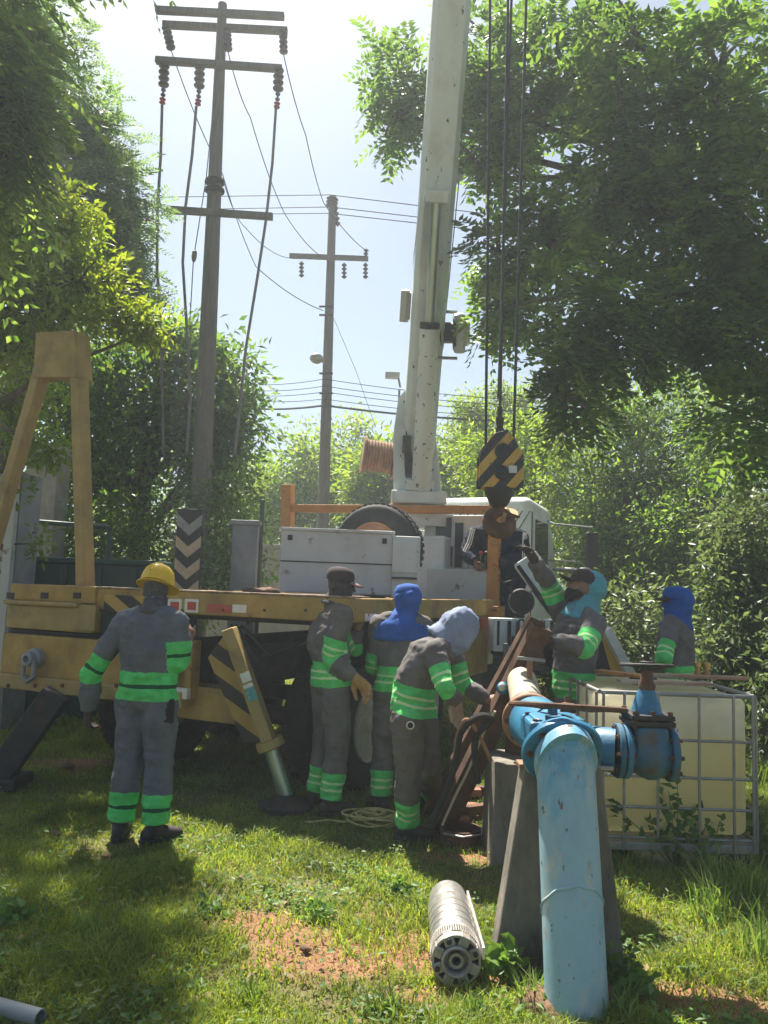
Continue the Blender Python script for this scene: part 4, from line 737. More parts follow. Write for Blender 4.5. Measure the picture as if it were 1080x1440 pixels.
def handwheel(c, r, tr_, mat, parent, tilt=Vector((0, 0, 1))):
    x, y, z = fr(tilt); o = MB().tube([c+x*(r*math.cos(a))+y*(r*math.sin(a)) for a in [k*math.pi/18 for k in range(37)]], tr_, 8, cap=False)
    for k in range(4):
        a = k*math.pi/2+.4; o.tube([c, c+(x*math.cos(a)+y*math.sin(a))*r*.5+z*-.01, c+(x*math.cos(a)+y*math.sin(a))*r], tr_*.8, 6)
    o.lathe(c-z*.025, z, [(.035, 0), (.035, .04), (.015, .045), (.015, .07)], 12); return o.build('handwheel', mat, parent, smooth=True)
handwheel(P(798, 994, 3.7), .26, .012, M['rust'], pw, Vector((.03, .14, 1)))
VD = 3.7; va = Vector((1, -.06, -.015)).normalized(); v0 = P(866, 1055, VD)
MB().tube([P(800, 1050, 3.82), P(838, 1052, VD+.03), v0], [.102, .1, .1], 30).build('branch_pipe', M['blue'], pw, smooth=True)
gv = flange('valve_flange', v0+va*.01, va, .123, .026, M['dkblue'], pw, 8); flange('valve_flange', v0+va*.042, va, .123, .026, M['blue'], pw, 8)
MB().lathe(v0+va*.05, va, [(.1, 0), (.09, .02), (.105, .05), (.122, .09), (.12, .13), (.1, .17), (.09, .19)], 32).build('valve_body', M['dkblue'], pw, smooth=True)
flange('valve_flange', v0+va*.245, va, .125, .03, M['dkblue'], pw, 8)
vc = v0+va*.14
MB().box(vc+Vector((0, 0, .06)), (.15, .2, .14)).build('valve_shoulder', M['dkblue'], pw, bevel=.025)
MB().box(vc+Vector((0, 0, .14)), (.2, .2, .022)).box(vc+Vector((0, 0, .167)), (.195, .195, .022)).build('bonnet_flange', M['dark'], pw, bevel=.004)
mb = MB()
for sx in (-.08, 0, .08):
    for sy in (-.08, .08): MB().lathe(vc+Vector((sx, sy, .12)), Z1, [(.012, 0), (.012, .075)], 6).build('bonnet_bolt', M['rust'], pw)
MB().tube([vc+Vector((0, 0, .17)), vc+Vector((0, 0, .23)), vc+Vector((0, 0, .285))], [.072, .058, .036], 20).build('valve_neck', M['blue'], pw, smooth=True)
MB().tube([vc+Vector((0, 0, .28)), vc+Vector((0, 0, .3)), vc+Vector((0, 0, .33)), vc+Vector((0, 0, .35)), vc+Vector((0, 0, .385))], [.036, .04, .028, .03, .018], 14).build('packing_gland', M['rust'], pw, smooth=True)
handwheel(vc+Vector((0, 0, .395)), .115, .008, M['dark'], pw, Vector((0, .075, 1)))
# cream discharge pipe to the well
fc = P(746, 1014, 4.26); ca = (P(734, 958, 5.0)-fc).normalized()
rf = flange('rusty_flange', fc, ca, .15, .035, M['rimrust'], pw, 8, .088)
ce = P(734, 958, 5.0); MB().cyl(fc, ce, .092, 26).build('discharge_pipe', M['cream'], pw, smooth=True); MB().tube([ce-ca*.02, ce+ca*.1-Z1*.05, Vector((ce.x+ca.x*.16, ce.y+.16, ce.z-.25)), Vector((ce.x+ca.x*.16, ce.y+.17, 0.02))], .09, 22).build('drop_pipe', M['rust'], pw, smooth=True)
MB().lathe(fc.lerp(ce, .3), ca, [(.094, -.012), (.101, 0), (.094, .012)], 26).build('joint_ring', M['cream'], pw, smooth=True)
# concrete support under the tee
def trap(name, label, x0b, x1b, yb, x0t, x1t, yt, d, th, mat, cat='support', grp=None):
    a, b, c, e = (P(x0b, yb, d), P(x1b, yb, d), P(x1t, yt, d), P(x0t, yt, d)); zt = (c.z+e.z)/2
    o = thing(name, ((a.x+b.x)/2, d+th/2, 0), label, cat, grp); k = MB()
    vs = [(a.x, d, -.05), (b.x, d, -.05), (c.x, d, zt), (e.x, d, zt)]; vs += [(x, y+th, z) for x, y, z in vs]
    k.add(vs, [(0, 1, 2, 3), (7, 6, 5, 4), (0, 4, 5, 1), (1, 5, 6, 2), (2, 6, 7, 3), (3, 7, 4, 0)]).build('block', mat, o, bevel=.008); return o, zt
s1, zt = trap('concrete_support', 'tapered concrete block carrying the blue tee and valve', 693, 882, 1335, 738, 846, 1078, 3.6, .13, M['conc'])
MB().box(P(748, 1075, 3.66)*1, (.13, .1, .02)).build('saddle_plate', M['rimrust'], s1, bevel=.003); MB().box(P(842, 1077, 3.66), (.11, .1, .02)).build('saddle_plate', M['galv'], s1, bevel=.003)
for x, mt in ((747, 'rust'), (838, 'galv')): MB().lathe(P(x, 1078, 3.64), Z1, [(.022, 0), (.022, .03), (.013, .03), (.013, .06), (.02, .06), (.02, .08), (.011, .08), (.011, .105)], 8).build('anchor_bolt', M[mt], s1)
trap('concrete_support', 'dark concrete block behind the tee under the cream pipe', 690, 748, 1180, 698, 744, 1075, 4.8, .45, M['conc'])
# well casing, bricks
c = G(650, 1195); o = thing('well_casing', (c.x, c.y+.1, 0), 'short rusty well casing ring sticking out of the soil', 'casing'); MB().lathe((c.x, c.y+.13, -.05), Z1, [(.135, 0), (.135, .15), (.12, .15), (.12, .02), (0, .02)], 30).build('ring', M['rust'], o, smooth=True); MB().tube([(c.x-.12, c.y+.02, .09), (c.x, c.y-.03, .085), (c.x+.12, c.y+.02, .09)], .007, 5).build('rim_wire', M['galv'], o)
for i, (x, y, r, lab) in enumerate(((664, 1130, .1, 'upper of two broken bricks at the well edge'), (660, 1142, -.1, 'flat brick lying under the broken one at the well edge'), (647, 1162, .15, 'brick standing just behind the casing ring'))):
    q = G(x, y); o = MB().box((q.x, q.y, .035+.05*(i == 0)), (.13, .08, .055), (Vector((math.cos(r), math.sin(r), 0)), Vector((-math.sin(r), math.cos(r), 0)), Z1)).build('brick', M['brick'], None, bevel=.006); tag(o, lab, 'brick', 'loose bricks by the well')
# leaning steel channels
def channel(label, top, bot, wd=.115, fl=.055):
    top, bot = Vector(top), Vector(bot); x, y, z = fr(top-bot, Vector((.3, -1, 0))); t = .009
    prof = [(-wd/2, 0), (wd/2, 0), (wd/2, fl), (wd/2-t, fl), (wd/2-t, t), (-wd/2+t, t), (-wd/2+t, fl), (-wd/2, fl)]
    o = MB().prism([(p[0], -p[1]) for p in prof], (top+bot)/2, x, y, (top-bot).length).build('steel_channel', M['rust'], None, bevel=.002); tag(o, label, 'steel channel', 'steel channels leaning over the well')
b0 = G(621, 1174); channel('rusty steel channel held by the man in the teal hood', P(764, 884, 4.98), (b0.x, b0.y, .0), .135, .07); b0 = G(606, 1148); channel('second rusty steel channel leaning behind the one held', P(757, 872, 5.4), (b0.x, b0.y, 0.0), .12, .06)
for lab, pts, r, mt in (('thick black hose arching out of the well to the bent man', [(672, 1100), (668, 1040), (690, 1012), (672, 1008), (648, 1030), (640, 1075), (620, 1130), (604, 1160)], .022, 'rubber'), ('brown power cable looping beside the black hose', [(690, 1070), (672, 1030), (655, 1012), (642, 1040), (640, 1085)], .012, 'rimrust'), ('thin pale hose lying along the steel channel', [(696, 1000), (680, 1030), (660, 1080), (640, 1120), (622, 1160)], .009, 'cream')):
    p_ = [P(x, y, 4.75+.25*(y-1000)/160) for x, y in pts]; out = []
    for i in range(len(p_)-1):
        a0, a1, a2, a3 = p_[max(i-1, 0)], p_[i], p_[i+1], p_[min(i+2, len(p_)-1)]
        for k in range(5):
            t = k/5; out.append(.5*((2*a1)+(a2-a0)*t+(2*a0-5*a1+4*a2-a3)*t*t+(3*a1-a0-3*a2+a3)*t**3))
    out.append(p_[-1]); tag(MB().tube(out, r, 8).build('hose', M[mt], None, smooth=True), lab, 'hose')
c = P(640, 1085, 5.3); o = thing('pump_frame', (c.x, 5.3, 0), 'low rusty steel frame around the well mouth', 'frame')
for (a, b) in (((612, 1130), (690, 1125)), ((625, 1160), (700, 1150)), ((612, 1130), (625, 1160)), ((690, 1125), (700, 1150))):
    p0, p1 = G(*a), G(*b); MB().beam(p0+Z1*.06, p1+Z1*.06, .07, .1).build('rail', M['rust'], o, bevel=.004)
o = thing('steel_t_post', P(745, 985, 4.75), 'slim rusty T-shaped steel post beside the cream pipe', 'post'); q = P(745, 928, 4.75); MB().beam((q.x, q.y, 0), q, .03, .03).build('post', M['rimrust'], o); MB().beam(P(728, 925, 4.75), P(766, 929, 4.75), .035, .018).build('crossbar', M['galv'], o)
q = P(707, 968, 5.05); o = thing('pressure_gauge', q, 'small blue and white fitting between the leaning channels', 'fitting'); MB().lathe(q, (-.2, -1, .2), [(.04, -.03), (.04, .02), (.03, .03), (0, .03)], 16).build('body', M['blue'], o, smooth=True); MB().ell(q+Vector((-.01, -.03, .01)), (.025, .012, .025)).build('face', M['whitep'], o, smooth=True)
# ================================================================== CAGED TANK
ID = 4.85; xl, xr = P(846, 1085, ID).x, P(1056, 1085, ID).x; zt = P(950, 976, ID).z; zb = P(950, 1178, ID).z; dp = 1.1; xc = (xl+xr)/2
ib = thing('caged_tank', (xc, ID+dp/2, 0), 'cube-shaped white plastic liquid tank in a galvanised cage on a pallet', 'liquid tank')
m, nt, o = _m('tank_plastic'); b = N(nt, 'ShaderNodeBsdfPrincipled'); co = N(nt, 'ShaderNodeTexCoord').outputs['Object']; sx = N(nt, 'ShaderNodeSeparateXYZ'); nt.links.new(co, sx.inputs[0])
lv = N(nt, 'ShaderNodeMapRange'); lv.inputs[1].default_value = zt-.255; lv.inputs[2].default_value = zt-.235; nt.links.new(mth(nt, 'ADD', sx.outputs[2], mth(nt, 'MULTIPLY', noise_t(nt, co, 2), .02)), lv.inputs[0])
col = mixc(nt, lv.outputs[0], mixc(nt, ramp(nt, noise_t(nt, co, 3), .3, .7), (.95, .85, .48), (.97, .9, .58)), mixc(nt, ramp(nt, noise_t(nt, co, 5), .4, .7), (.95, .92, .78), (.85, .8, .63)))
nt.links.new(col, b.inputs['Base Color']); b.inputs['Roughness'].default_value = .38; b.inputs['Subsurface Weight'].default_value = .35; b.inputs['Subsurface Radius'].default_value = (.2, .15, .06); b.inputs['Subsurface Scale'].default_value = .3
tl = N(nt, 'ShaderNodeBsdfTranslucent'); nt.links.new(col, tl.inputs[0]); mx = N(nt, 'ShaderNodeMixShader'); mx.inputs[0].default_value = .82; nt.links.new(b.outputs[0], mx.inputs[1]); nt.links.new(tl.outputs[0], mx.inputs[2]); nt.links.new(mx.outputs[0], o.inputs[0])
bt = MB().box((xc, ID+dp/2, (zt+zb)/2+.0), (xr-xl-.012, dp-.03, zt-zb-.02)).build('bottle', m, ib); bv = bt.modifiers.new('b', 'BEVEL'); bv.width = .055; bv.segments = 5; bt.data.polygons.foreach_set('use_smooth', [True]*6)
MB().lathe((xc, ID+dp*.55, zt-.02), Z1, [(.09, 0), (.09, .05), (.08, .06), (0, .06)], 20).build('filler_cap', M['black'], ib, smooth=True)
def bar(pts, r=.009, nm='cage_bar'): MB().tube(pts, r, 8).build(nm, M['galv'], ib, smooth=True)
hx = [xl+.0+t*(xr-xl) for t in (0, .14, .365, .64, .87, 1)]; hz = [zb+.0, zb+.16*(zt-zb)+.04, zb+.42*(zt-zb), zb+.68*(zt-zb), zt]
for z in hz:
    r = .013 if z == zt else .009
    bar([(xl-.012, ID-.02, z), (xr+.012, ID-.02, z)], r); bar([(xl-.012, ID+dp+.02, z), (xr+.012, ID+dp+.02, z)], r)
    bar([(xl-.02, ID-.012, z+.001), (xl-.02, ID+dp+.012, z+.001)], r); bar([(xr+.02, ID-.012, z+.001), (xr+.02, ID+dp+.012, z+.001)], r)
for x in hx: bar([(x, ID-.034, zb-.06), (x, ID-.034, zt)]); bar([(x, ID+dp+.034, zb-.06), (x, ID+dp+.034, zt)])
for k in range(6):
    y = ID+dp*k/5; bar([(xl-.034, y, zb-.06), (xl-.034, y, zt)]); bar([(xr+.034, y, zb-.06), (xr+.034, y, zt)])
M['pallet'] = pm('pallet_plastic', (.03, .03, .03), .3, 6, .7)
MB().box((xc, ID+dp/2, zb-.05), (xr-xl+.06, dp+.06, .05)).build('pallet_deck', M['galv'], ib, bevel=.006)
M['sump'] = pm('yellow_sump', (.6, .5, .22), .2, 5, .6)
for xx, wd, mt in ((xl+.1, .2, 'pallet'), (xc-.0, .52, 'sump'), (xr-.1, .2, 'pallet')):
    for yy in (.1, dp-.1): MB().box((xx, ID+yy, (zb-.075)/2), (wd, .18, zb-.075)).build('pallet_foot', M[mt], ib, bevel=.012)
for (a, b, lab, mt) in (((840, 955), (912, 965), 'orange-painted board lying across the tank cage corner', 'orange'), ((870, 972), (1000, 968), 'weathered grey-red board lying along the tank top', 'wood'), ((905, 960), (1050, 962), 'long weathered board at the back of the tank top', 'wood')):
    d = {840: 5.6, 870: 5.2, 905: 5.7}[a[0]]; p0, p1 = P(*a, d), P(*b, d-(.3 if a[0] == 840 else 0)); p0.z = p1.z = zt+.03+(.024 if a[0] == 840 else 0); tag(MB().beam(p0, p1, .1, .022).build('plank', M[mt], None, bevel=.003), lab, 'plank', 'boards on the tank')
q = P(987, 958, 5.8); q.z = zt+.02; o = thing('brass_coupling', q, 'pair of brass couplings standing at the back of the tank top', 'coupling')
for dx in (-.03, .035): MB().lathe(q+Vector((dx, 0, 0)), Z1, [(.025, 0), (.025, .04), (.018, .045), (.018, .07), (.028, .072), (.028, .1), (.02, .105)], 10).build('coupling', M['brass'], o, smooth=True)
# leafy weed in front of the tank
M['weed'] = leafm('weed_leaf', (.06, .13, .025), (.15, .25, .06), .45)
def weed(label, px, py, h, n, ll, sp=.25):
    q = G(px, py); o = thing('weed', (q.x, q.y, 0), label, 'weed', 'weeds'); C, D = [], []
    for k in range(n):
        e = q+Vector((RNG.normal()*sp*h, RNG.normal()*sp*h*.5, h*RNG.uniform(.5, 1.05))); pts = [q, q.lerp(e, .5)+Vector((RNG.normal()*.03, 0, .02)), e]; MB().tube(pts, [.004, .003, .002], 5).build('stem', M['weed'], o)
        for t in np.linspace(.35, 1, 7): 
            for _ in range(2): C.append(list(q.lerp(e, t)+Vector(RNG.normal(size=3))*.02)); D.append(RNG.normal(size=3)+[0, -.2, .1])
    C, D = np.array(C), np.array(D); leaves('leaves', C, D, unit(len(C))*.6+np.array([0, -.8, .5]), ll*RNG.uniform(.6, 1.2, len(C)), ll*.62*RNG.uniform(.8, 1.1, len(C)), M['weed'], o)
weed('broad-leaved weed growing against the tank front', 950, 1225, .52, 9, .075); weed('smaller weed in front of the tank pallet', 985, 1225, .33, 5, .06); weed('weed sprouting at the foot of the concrete support', 735, 1300, .14, 4, .06)
weed('low bright weed in the shaded lawn', 585 if 0 else 300, 1290, .07, 4, .045, .5); weed('bright broad weed at the left of the shaded lawn', 22, 1300, .1, 4, .06, .5); weed('weed by the blue pipe foot', 868, 1400, .15, 6, .06, .6); weed('weed right of the steel pump', 705, 1370, .1, 5, .08, .6); weed('weed beyond the caged tank', 1072, 1215, .35, 8, .07, .5)
weed('small weed in the sunlit grass behind the pump', 560, 1260, .07, 5, .045, .7); weed('small weed near the bare soil', 445, 1290, .06, 5, .04, .8)
# ================================================================== SUBMERSIBLE PUMP
p0, p1 = G(641, 1384), G(646, 1305); R1 = .102; p0.z = R1-.012; p1 = p0+Vector((.02, .66, 0)); pa_ = (p1-p0).normalized()
pu = thing('submersible_pump', (p0.x, p0.y+.3, 0), 'stainless steel submersible pump lying on the grass', 'pump')
MB().lathe(p0+pa_*.12, pa_, [(R1*.97, 0), (R1, .005), (R1, .36), (R1*.985, .365), (R1*.985, .375), (R1, .38), (R1, .42), (R1*.9, .46), (R1*.9, .53), (R1*.84, .54), (R1*.4, .545)], 48).build('shell', M['steel'], pu, smooth=True)
x, y, z = fr(pa_); mb = MB()
for k in range(64):
    a = 2*math.pi*k/64; d = x*math.cos(a)+y*math.sin(a); mb.box(p0+d*(R1*.985)+pa_*.085, (.005, .012, .085), (pa_.cross(d), d, pa_))
mb.build('strainer_ribs', M['castg'], pu); MB().lathe(p0, pa_, [(R1*.9, .04), (R1*.95, .05), (R1*.95, .13)], 40).build('strainer_core', M['dark'], pu, smooth=True)
MB().lathe(p0, -pa_, [(R1*.35, -.06), (R1*.62, -.06), (R1*.62, .012), (R1*.55, .02), (R1*.48, .012), (R1*.46, -.03), (R1*.3, -.03), (R1*.3, .0), (R1*.18, .0), (R1*.18, -.05), (0, -.05)], 36).build('end_hub', M['castg'], pu, smooth=True)
for k in range(8):
    a = 2*math.pi*(k+.5)/8; d = x*math.cos(a)+y*math.sin(a); e = pa_.cross(d); lg = MB().box(p0+d*(R1*.8)+pa_*.03, (.045, R1*.42, .07), (e, d, pa_)).build('end_lug', M['castg'], pu, bevel=.006)
    if k % 2: MB().cyl(p0+d*(R1*.82)-pa_*.012, p0+d*(R1*.82)+pa_*.0, .011, 12).build('bolt_hole', M['black'], lg)
MB().lathe(p0, pa_, [(R1*.9, .0), (R1, .0), (R1, .04), (R1*.9, .04)], 44, closed=True).build('end_ring', M['castg'], pu, smooth=True)
MB().box(p0+x*(R1*1.02)*(1 if x.x > 0 else -1)+pa_*.32+Z1*.03, (.012, .62, .05)).build('cable_guard', M['steel'], pu, bevel=.003)
for k in range(4):
    c = p0+pa_*(.2+k*.065); MB().tube([c+x*(R1*1.001*math.cos(a))+y*(R1*1.001*math.sin(a)) for a in [j*math.pi/20 for j in range(41)]], .0022, 5).build('shell_groove', M['castg'], pu, smooth=True)
M['clod'] = pm('loose_soil', (.16, .09, .05), .5, 14, .95, 0, .8, 60)
# yellow rope coil, stray pipe, stones
c = G(528, 1160); pts = []
for k in range(240):
    a = k*.21; r = .1+.06*math.sin(k*.083)+.03*math.sin(k*.31); pts.append((c.x+r*1.25*math.cos(a)+.03*math.sin(k*.05), c.y+r*math.sin(a)*.8, .02+.045*abs(math.sin(k*.037))+.03*abs(math.sin(k*.11))))
pts += [(c.x-.15-.03*j, c.y-.02*math.sin(j*.8)-.004*j, .02) for j in range(12)]
tag(MB().tube(pts, .0075, 6).build('rope_coil', M['rope'], None, smooth=True), 'loose coil of pale yellow rope on the ground by the bent man', 'rope')
a, b = G(-60, 1408), G(56, 1440); tag(MB().lathe(a+Z1*.02, b-a, [(.02, 0), (.03, 0), (.03, (b-a).length), (.025, (b-a).length), (.025, .02)], 20).build('stray_pipe', M['grey'], None, smooth=True), 'grey-blue pipe end lying in the shaded grass', 'pipe')
for i, (x_, y_, s, lab) in enumerate(((78, 1174, .028, 'dull stone lying left of the helmeted man'), (150, 1206, .024, 'flat dull stone near the helmeted man boots'), (430, 1336, .022, 'brown clod of earth on the bare soil'), (95, 1080, .05, 'stone in the sunlit patch under the truck'))):
    q = G(x_, y_); me = remesh(MB().ell((q.x, q.y, s*.3), (s*1.3, s, s*.6)), s*.2, 2); wrinkle(me, s*.25, 25, i); tag(link('stone', me, M['clod']), lab, 'stone', 'loose stones')
# fallen leaves
n = 900; Y = 2.4+4.5*RNG.random(n)**1.3; X = (RNG.random(n)*2-1)*(Y*.52); M['dead'] = leafm('dead_leaf', (.1, .06, .03), (.33, .22, .1), .15, .7)
o = leaves('fallen_leaves', np.stack([X, Y, ground_z(X, Y)+RNG.uniform(.004, .03, n)], 1), unit(n)*np.array([1, 1, .25]), unit(n)*.3+np.array([0, 0, 1]), RNG.uniform(.02, .06, n), RNG.uniform(.01, .026, n), M['dead'], None); tag(o, 'brown fallen leaves scattered on the lawn', 'leaves', kind='stuff')

q = G(806, 1425); me = remesh(MB().ell((q.x-.02, q.y+.08, -.04), (.2, .17, .085)).ell((q.x+.12, q.y+.12, -.04), (.16, .14, .08)), .018, 3); wrinkle(me, .03, 9); wrinkle(me, .01, 30)
tag(link('soil_mound', me, M['clod']), 'small mound of loose soil round the foot of the blue pipe', 'soil mound')
# ================================================================== PEOPLE
def suitm(name, c, hw=.09, line=(.55, .74, .36), mode=2, green=(.085, .5, .13), wr=.9):
    m, nt, o = _m(name); b = N(nt, 'ShaderNodeBsdfPrincipled'); co = N(nt, 'ShaderNodeTexCoord').outputs['Object']
    at = N(nt, 'ShaderNodeAttribute'); at.attribute_name = 'band'; ab = mth(nt, 'ABSOLUTE', mth(nt, 'ADD', at.outputs['Fac'], mth(nt, 'MULTIPLY', mth(nt, 'SUBTRACT', noise_t(nt, co, 14), .5), .022)))
    base = mixc(nt, ramp(nt, noise_t(nt, co, 6, 6), .3, .7), tuple(x*.72 for x in c), tuple(x*1.22 for x in c))
    base = mixc(nt, ramp(nt, noise_t(nt, co, 2.5, 6), .55, .8), base, (.15, .115, .085))
    gcol = mixc(nt, ramp(nt, noise_t(nt, co, 18), .35, .7), green, tuple(min(1, x*1.35+.01) for x in green))
    if mode == 2: ln = mth(nt, 'LESS_THAN', mth(nt, 'ABSOLUTE', mth(nt, 'SUBTRACT', ab, .024)), .0085)
    else: ln = mth(nt, 'LESS_THAN', ab, .011)
    gcol = mixc(nt, ln, gcol, line)
    col = mixc(nt, mth(nt, 'LESS_THAN', ab, hw), base, gcol); nt.links.new(col, b.inputs['Base Color']); b.inputs['Roughness'].default_value = .85; b.inputs['Specular IOR Level'].default_value = .25
    bp = N(nt, 'ShaderNodeBump'); bp.inputs['Strength'].default_value = wr; bp.inputs['Distance'].default_value = .03; mpn = N(nt, 'ShaderNodeMapping'); mpn.inputs['Scale'].default_value = (1, 1, 2.2); nt.links.new(co, mpn.inputs[0]); vo = N(nt, 'ShaderNodeTexNoise'); vo.noise_type = 'RIDGED_MULTIFRACTAL'; vo.inputs['Scale'].default_value = 7; vo.inputs['Detail'].default_value = 4; nt.links.new(mpn.outputs[0], vo.inputs['Vector']); nt.links.new(vo.outputs[0], bp.inputs['Height']); nt.links.new(bp.outputs[0], b.inputs['Normal']); nt.links.new(b.outputs[0], o.inputs[0]); return m
SUITB = suitm('blue_grey_coverall', (.135, .148, .17), .088, (.01, .09, .04), 1); SUIT = suitm('brown_grey_coverall', (.14, .128, .126), .09)  # first suit's reflective stripe painted dark as in shade, second's bright as in sun
NAVY = suitm('navy_jacket', (.012, .02, .045), .0)
M['skin'] = pm('skin', (.24, .12, .075), .12, 14, .5, 0, .08, 120); M['skinlit'] = M['skin']
M['mask'] = pm('grey_gaiter', (.09, .09, .1), .35, 30, .9, 0, .2, 60, [((.4, .4, .42), 40, .66, .68)]); M['maskdk'] = pm('dark_gaiter', (.05, .045, .045), .3, 20, .9)
M['boot'] = pm('boot_leather', (.022, .018, .016), .4, 14, .6, 0, .2, 60, [((.1, .07, .045), 7, .55, .75)])
M['glove'] = pm('tan_glove', (.42, .23, .09), .25, 18, .85, 0, .35, 70, [((.2, .12, .06), 9, .55, .75)]); M['glovep'] = pm('dusty_glove', (.36, .24, .15), .25, 18, .85, 0, .35, 70, [((.18, .12, .08), 9, .5, .75)]); M['glovedk'] = pm('dark_glove', (.06, .04, .035), .3, 18, .85, 0, .3, 70)
M['hoodb'] = pm('royal_blue_cloth', (.016, .09, .36), .25, 8, .9, 0, .35, 22, [((.3, .36, .5), 9, .74, .75)]); M['hoodl'] = pm('pale_blue_cloth', (.21, .25, .36), .15, 8, .9, 0, .35, 22); M['hoodt'] = pm('teal_cloth', (.085, .31, .37), .2, 8, .9, 0, .35, 22)
M['cap'] = pm('dark_brown_cap', (.045, .03, .03), .25, 12, .9, 0, .2, 80); M['brim'] = pm('pinkish_cap_brim', (.3, .17, .15), .2, 12, .85, 0, .2, 80)
M['helmet'] = pm('yellow_helmet', (.72, .46, .02), .1, 8, .32, 0, .04, 30, [((.4, .26, .04), 12, .66, .74)]); M['straw_hat'] = pm('straw', (.42, .28, .14), .25, 30, .9, 0, .4, 120); M['beard'] = pm('black_beard', (.02, .017, .016), .3, 60, .9, 0, .6, 200); M['eye'] = pm('eye', (.02, .015, .012), .1, 4, .2, 0, 0)
M['cloth'] = pm('grey_cloth', (.1, .095, .097), .25, 10, .9, 0, .3, 40)
M['webbing'] = pm('black_pouch', (.015, .014, .014), .3, 14, .8)
def hand(name, wr, d, n, side, mat, parent, curl=.5, S=1.0):
    """palm, four unequal fingers and a thumb; n is the palm side the fingers close towards"""
    d = Vector(d).normalized(); n = Vector(n); n = (n-d*n.dot(d)).normalized(); lat = d.cross(n)*side; mb = MB(); wr = Vector(wr)
    mb.loft([(wr-d*.03*S, lat, .03*S, n, .026*S), (wr+d*.015*S, lat, .034*S, n, .024*S), (wr+d*.05*S, lat, .043*S, n, .022*S), (wr+d*.092*S, lat, .042*S, n, .019*S), (wr+d*.102*S, lat, .036*S, n, .014*S)])
    for i, (o, L, r) in enumerate(((.032, .074, .0105), (.011, .083, .011), (-.011, .077, .0105), (-.031, .06, .0095))):
        p = wr+d*(.088-.004*abs(i-1))*S+lat*o*S; a = .15; pts = [p-d*.01*S]; dd = (d+lat*(o*2.2)).normalized()
        for k, f in enumerate((.42, .32, .26)):
            a += curl*(.75, .9, .6)[k]; pts.append(pts[-1]+(dd*math.cos(a)+n*math.sin(a))*(L*f*S+(.01*S if k == 0 else 0)))
        mb.tube(pts, [r*S*1.1, r*S*1.05, r*S, r*S*.85], 8); mb.ell(pts[-1], (r*S*.88,)*3, nu=8, nv=6)
    p = wr+d*.02*S+lat*.028*S; t1 = (d*.6+lat*.75+n*.35).normalized(); t2 = (d*.85+lat*.25+n*(.2+.5*curl)).normalized(); pts = [p, p+t1*.036*S, p+t1*.036*S+t2*.034*S, p+t1*.036*S+t2*.06*S]
    mb.tube(pts, [.016*S, .0145*S, .0125*S, .0105*S], 8); mb.ell(pts[-1], (.0105*S,)*3, nu=8, nv=6)
    return link(name, remesh(mb, .0052*S, 2), mat, parent)
def boot(an, toe, parent, S):
    an = Vector(an); f = Vector((toe[0], toe[1], 0)).normalized(); x = f.cross(Z1); g = Vector((an.x, an.y, an.z-.09*S)); mb = MB()
    mb.loft([(g-f*.085*S+Z1*.045*S, x, .028*S, Z1, .03*S), (g-f*.06*S+Z1*.05*S, x, .042*S, Z1, .048*S), (g+Z1*.055*S, x, .045*S, Z1, .055*S), (g+f*.08*S+Z1*.048*S, x, .05*S, Z1, .047*S), (g+f*.15*S+Z1*.038*S, x, .05*S, Z1, .037*S), (g+f*.19*S+Z1*.033*S, x, .034*S, Z1, .026*S)])
    mb.tube([g+Z1*.04*S, g+Z1*.22*S], [.052*S, .058*S], 14); b = link('boot', remesh(mb, .011, 3), M['boot'], parent)
    MB().prism([(-.09*S, -.03*S), (-.05*S, -.047*S), (.08*S, -.054*S), (.16*S, -.05*S), (.2*S, -.02*S), (.2*S, .02*S), (.16*S, .05*S), (.08*S, .054*S), (-.05*S, .047*S), (-.09*S, .03*S)], g+Z1*.012, f, x, .026).build('sole', M['rubber'], b, bevel=.004)
ONP = lambda ps: [Vector(p) for p in ps]
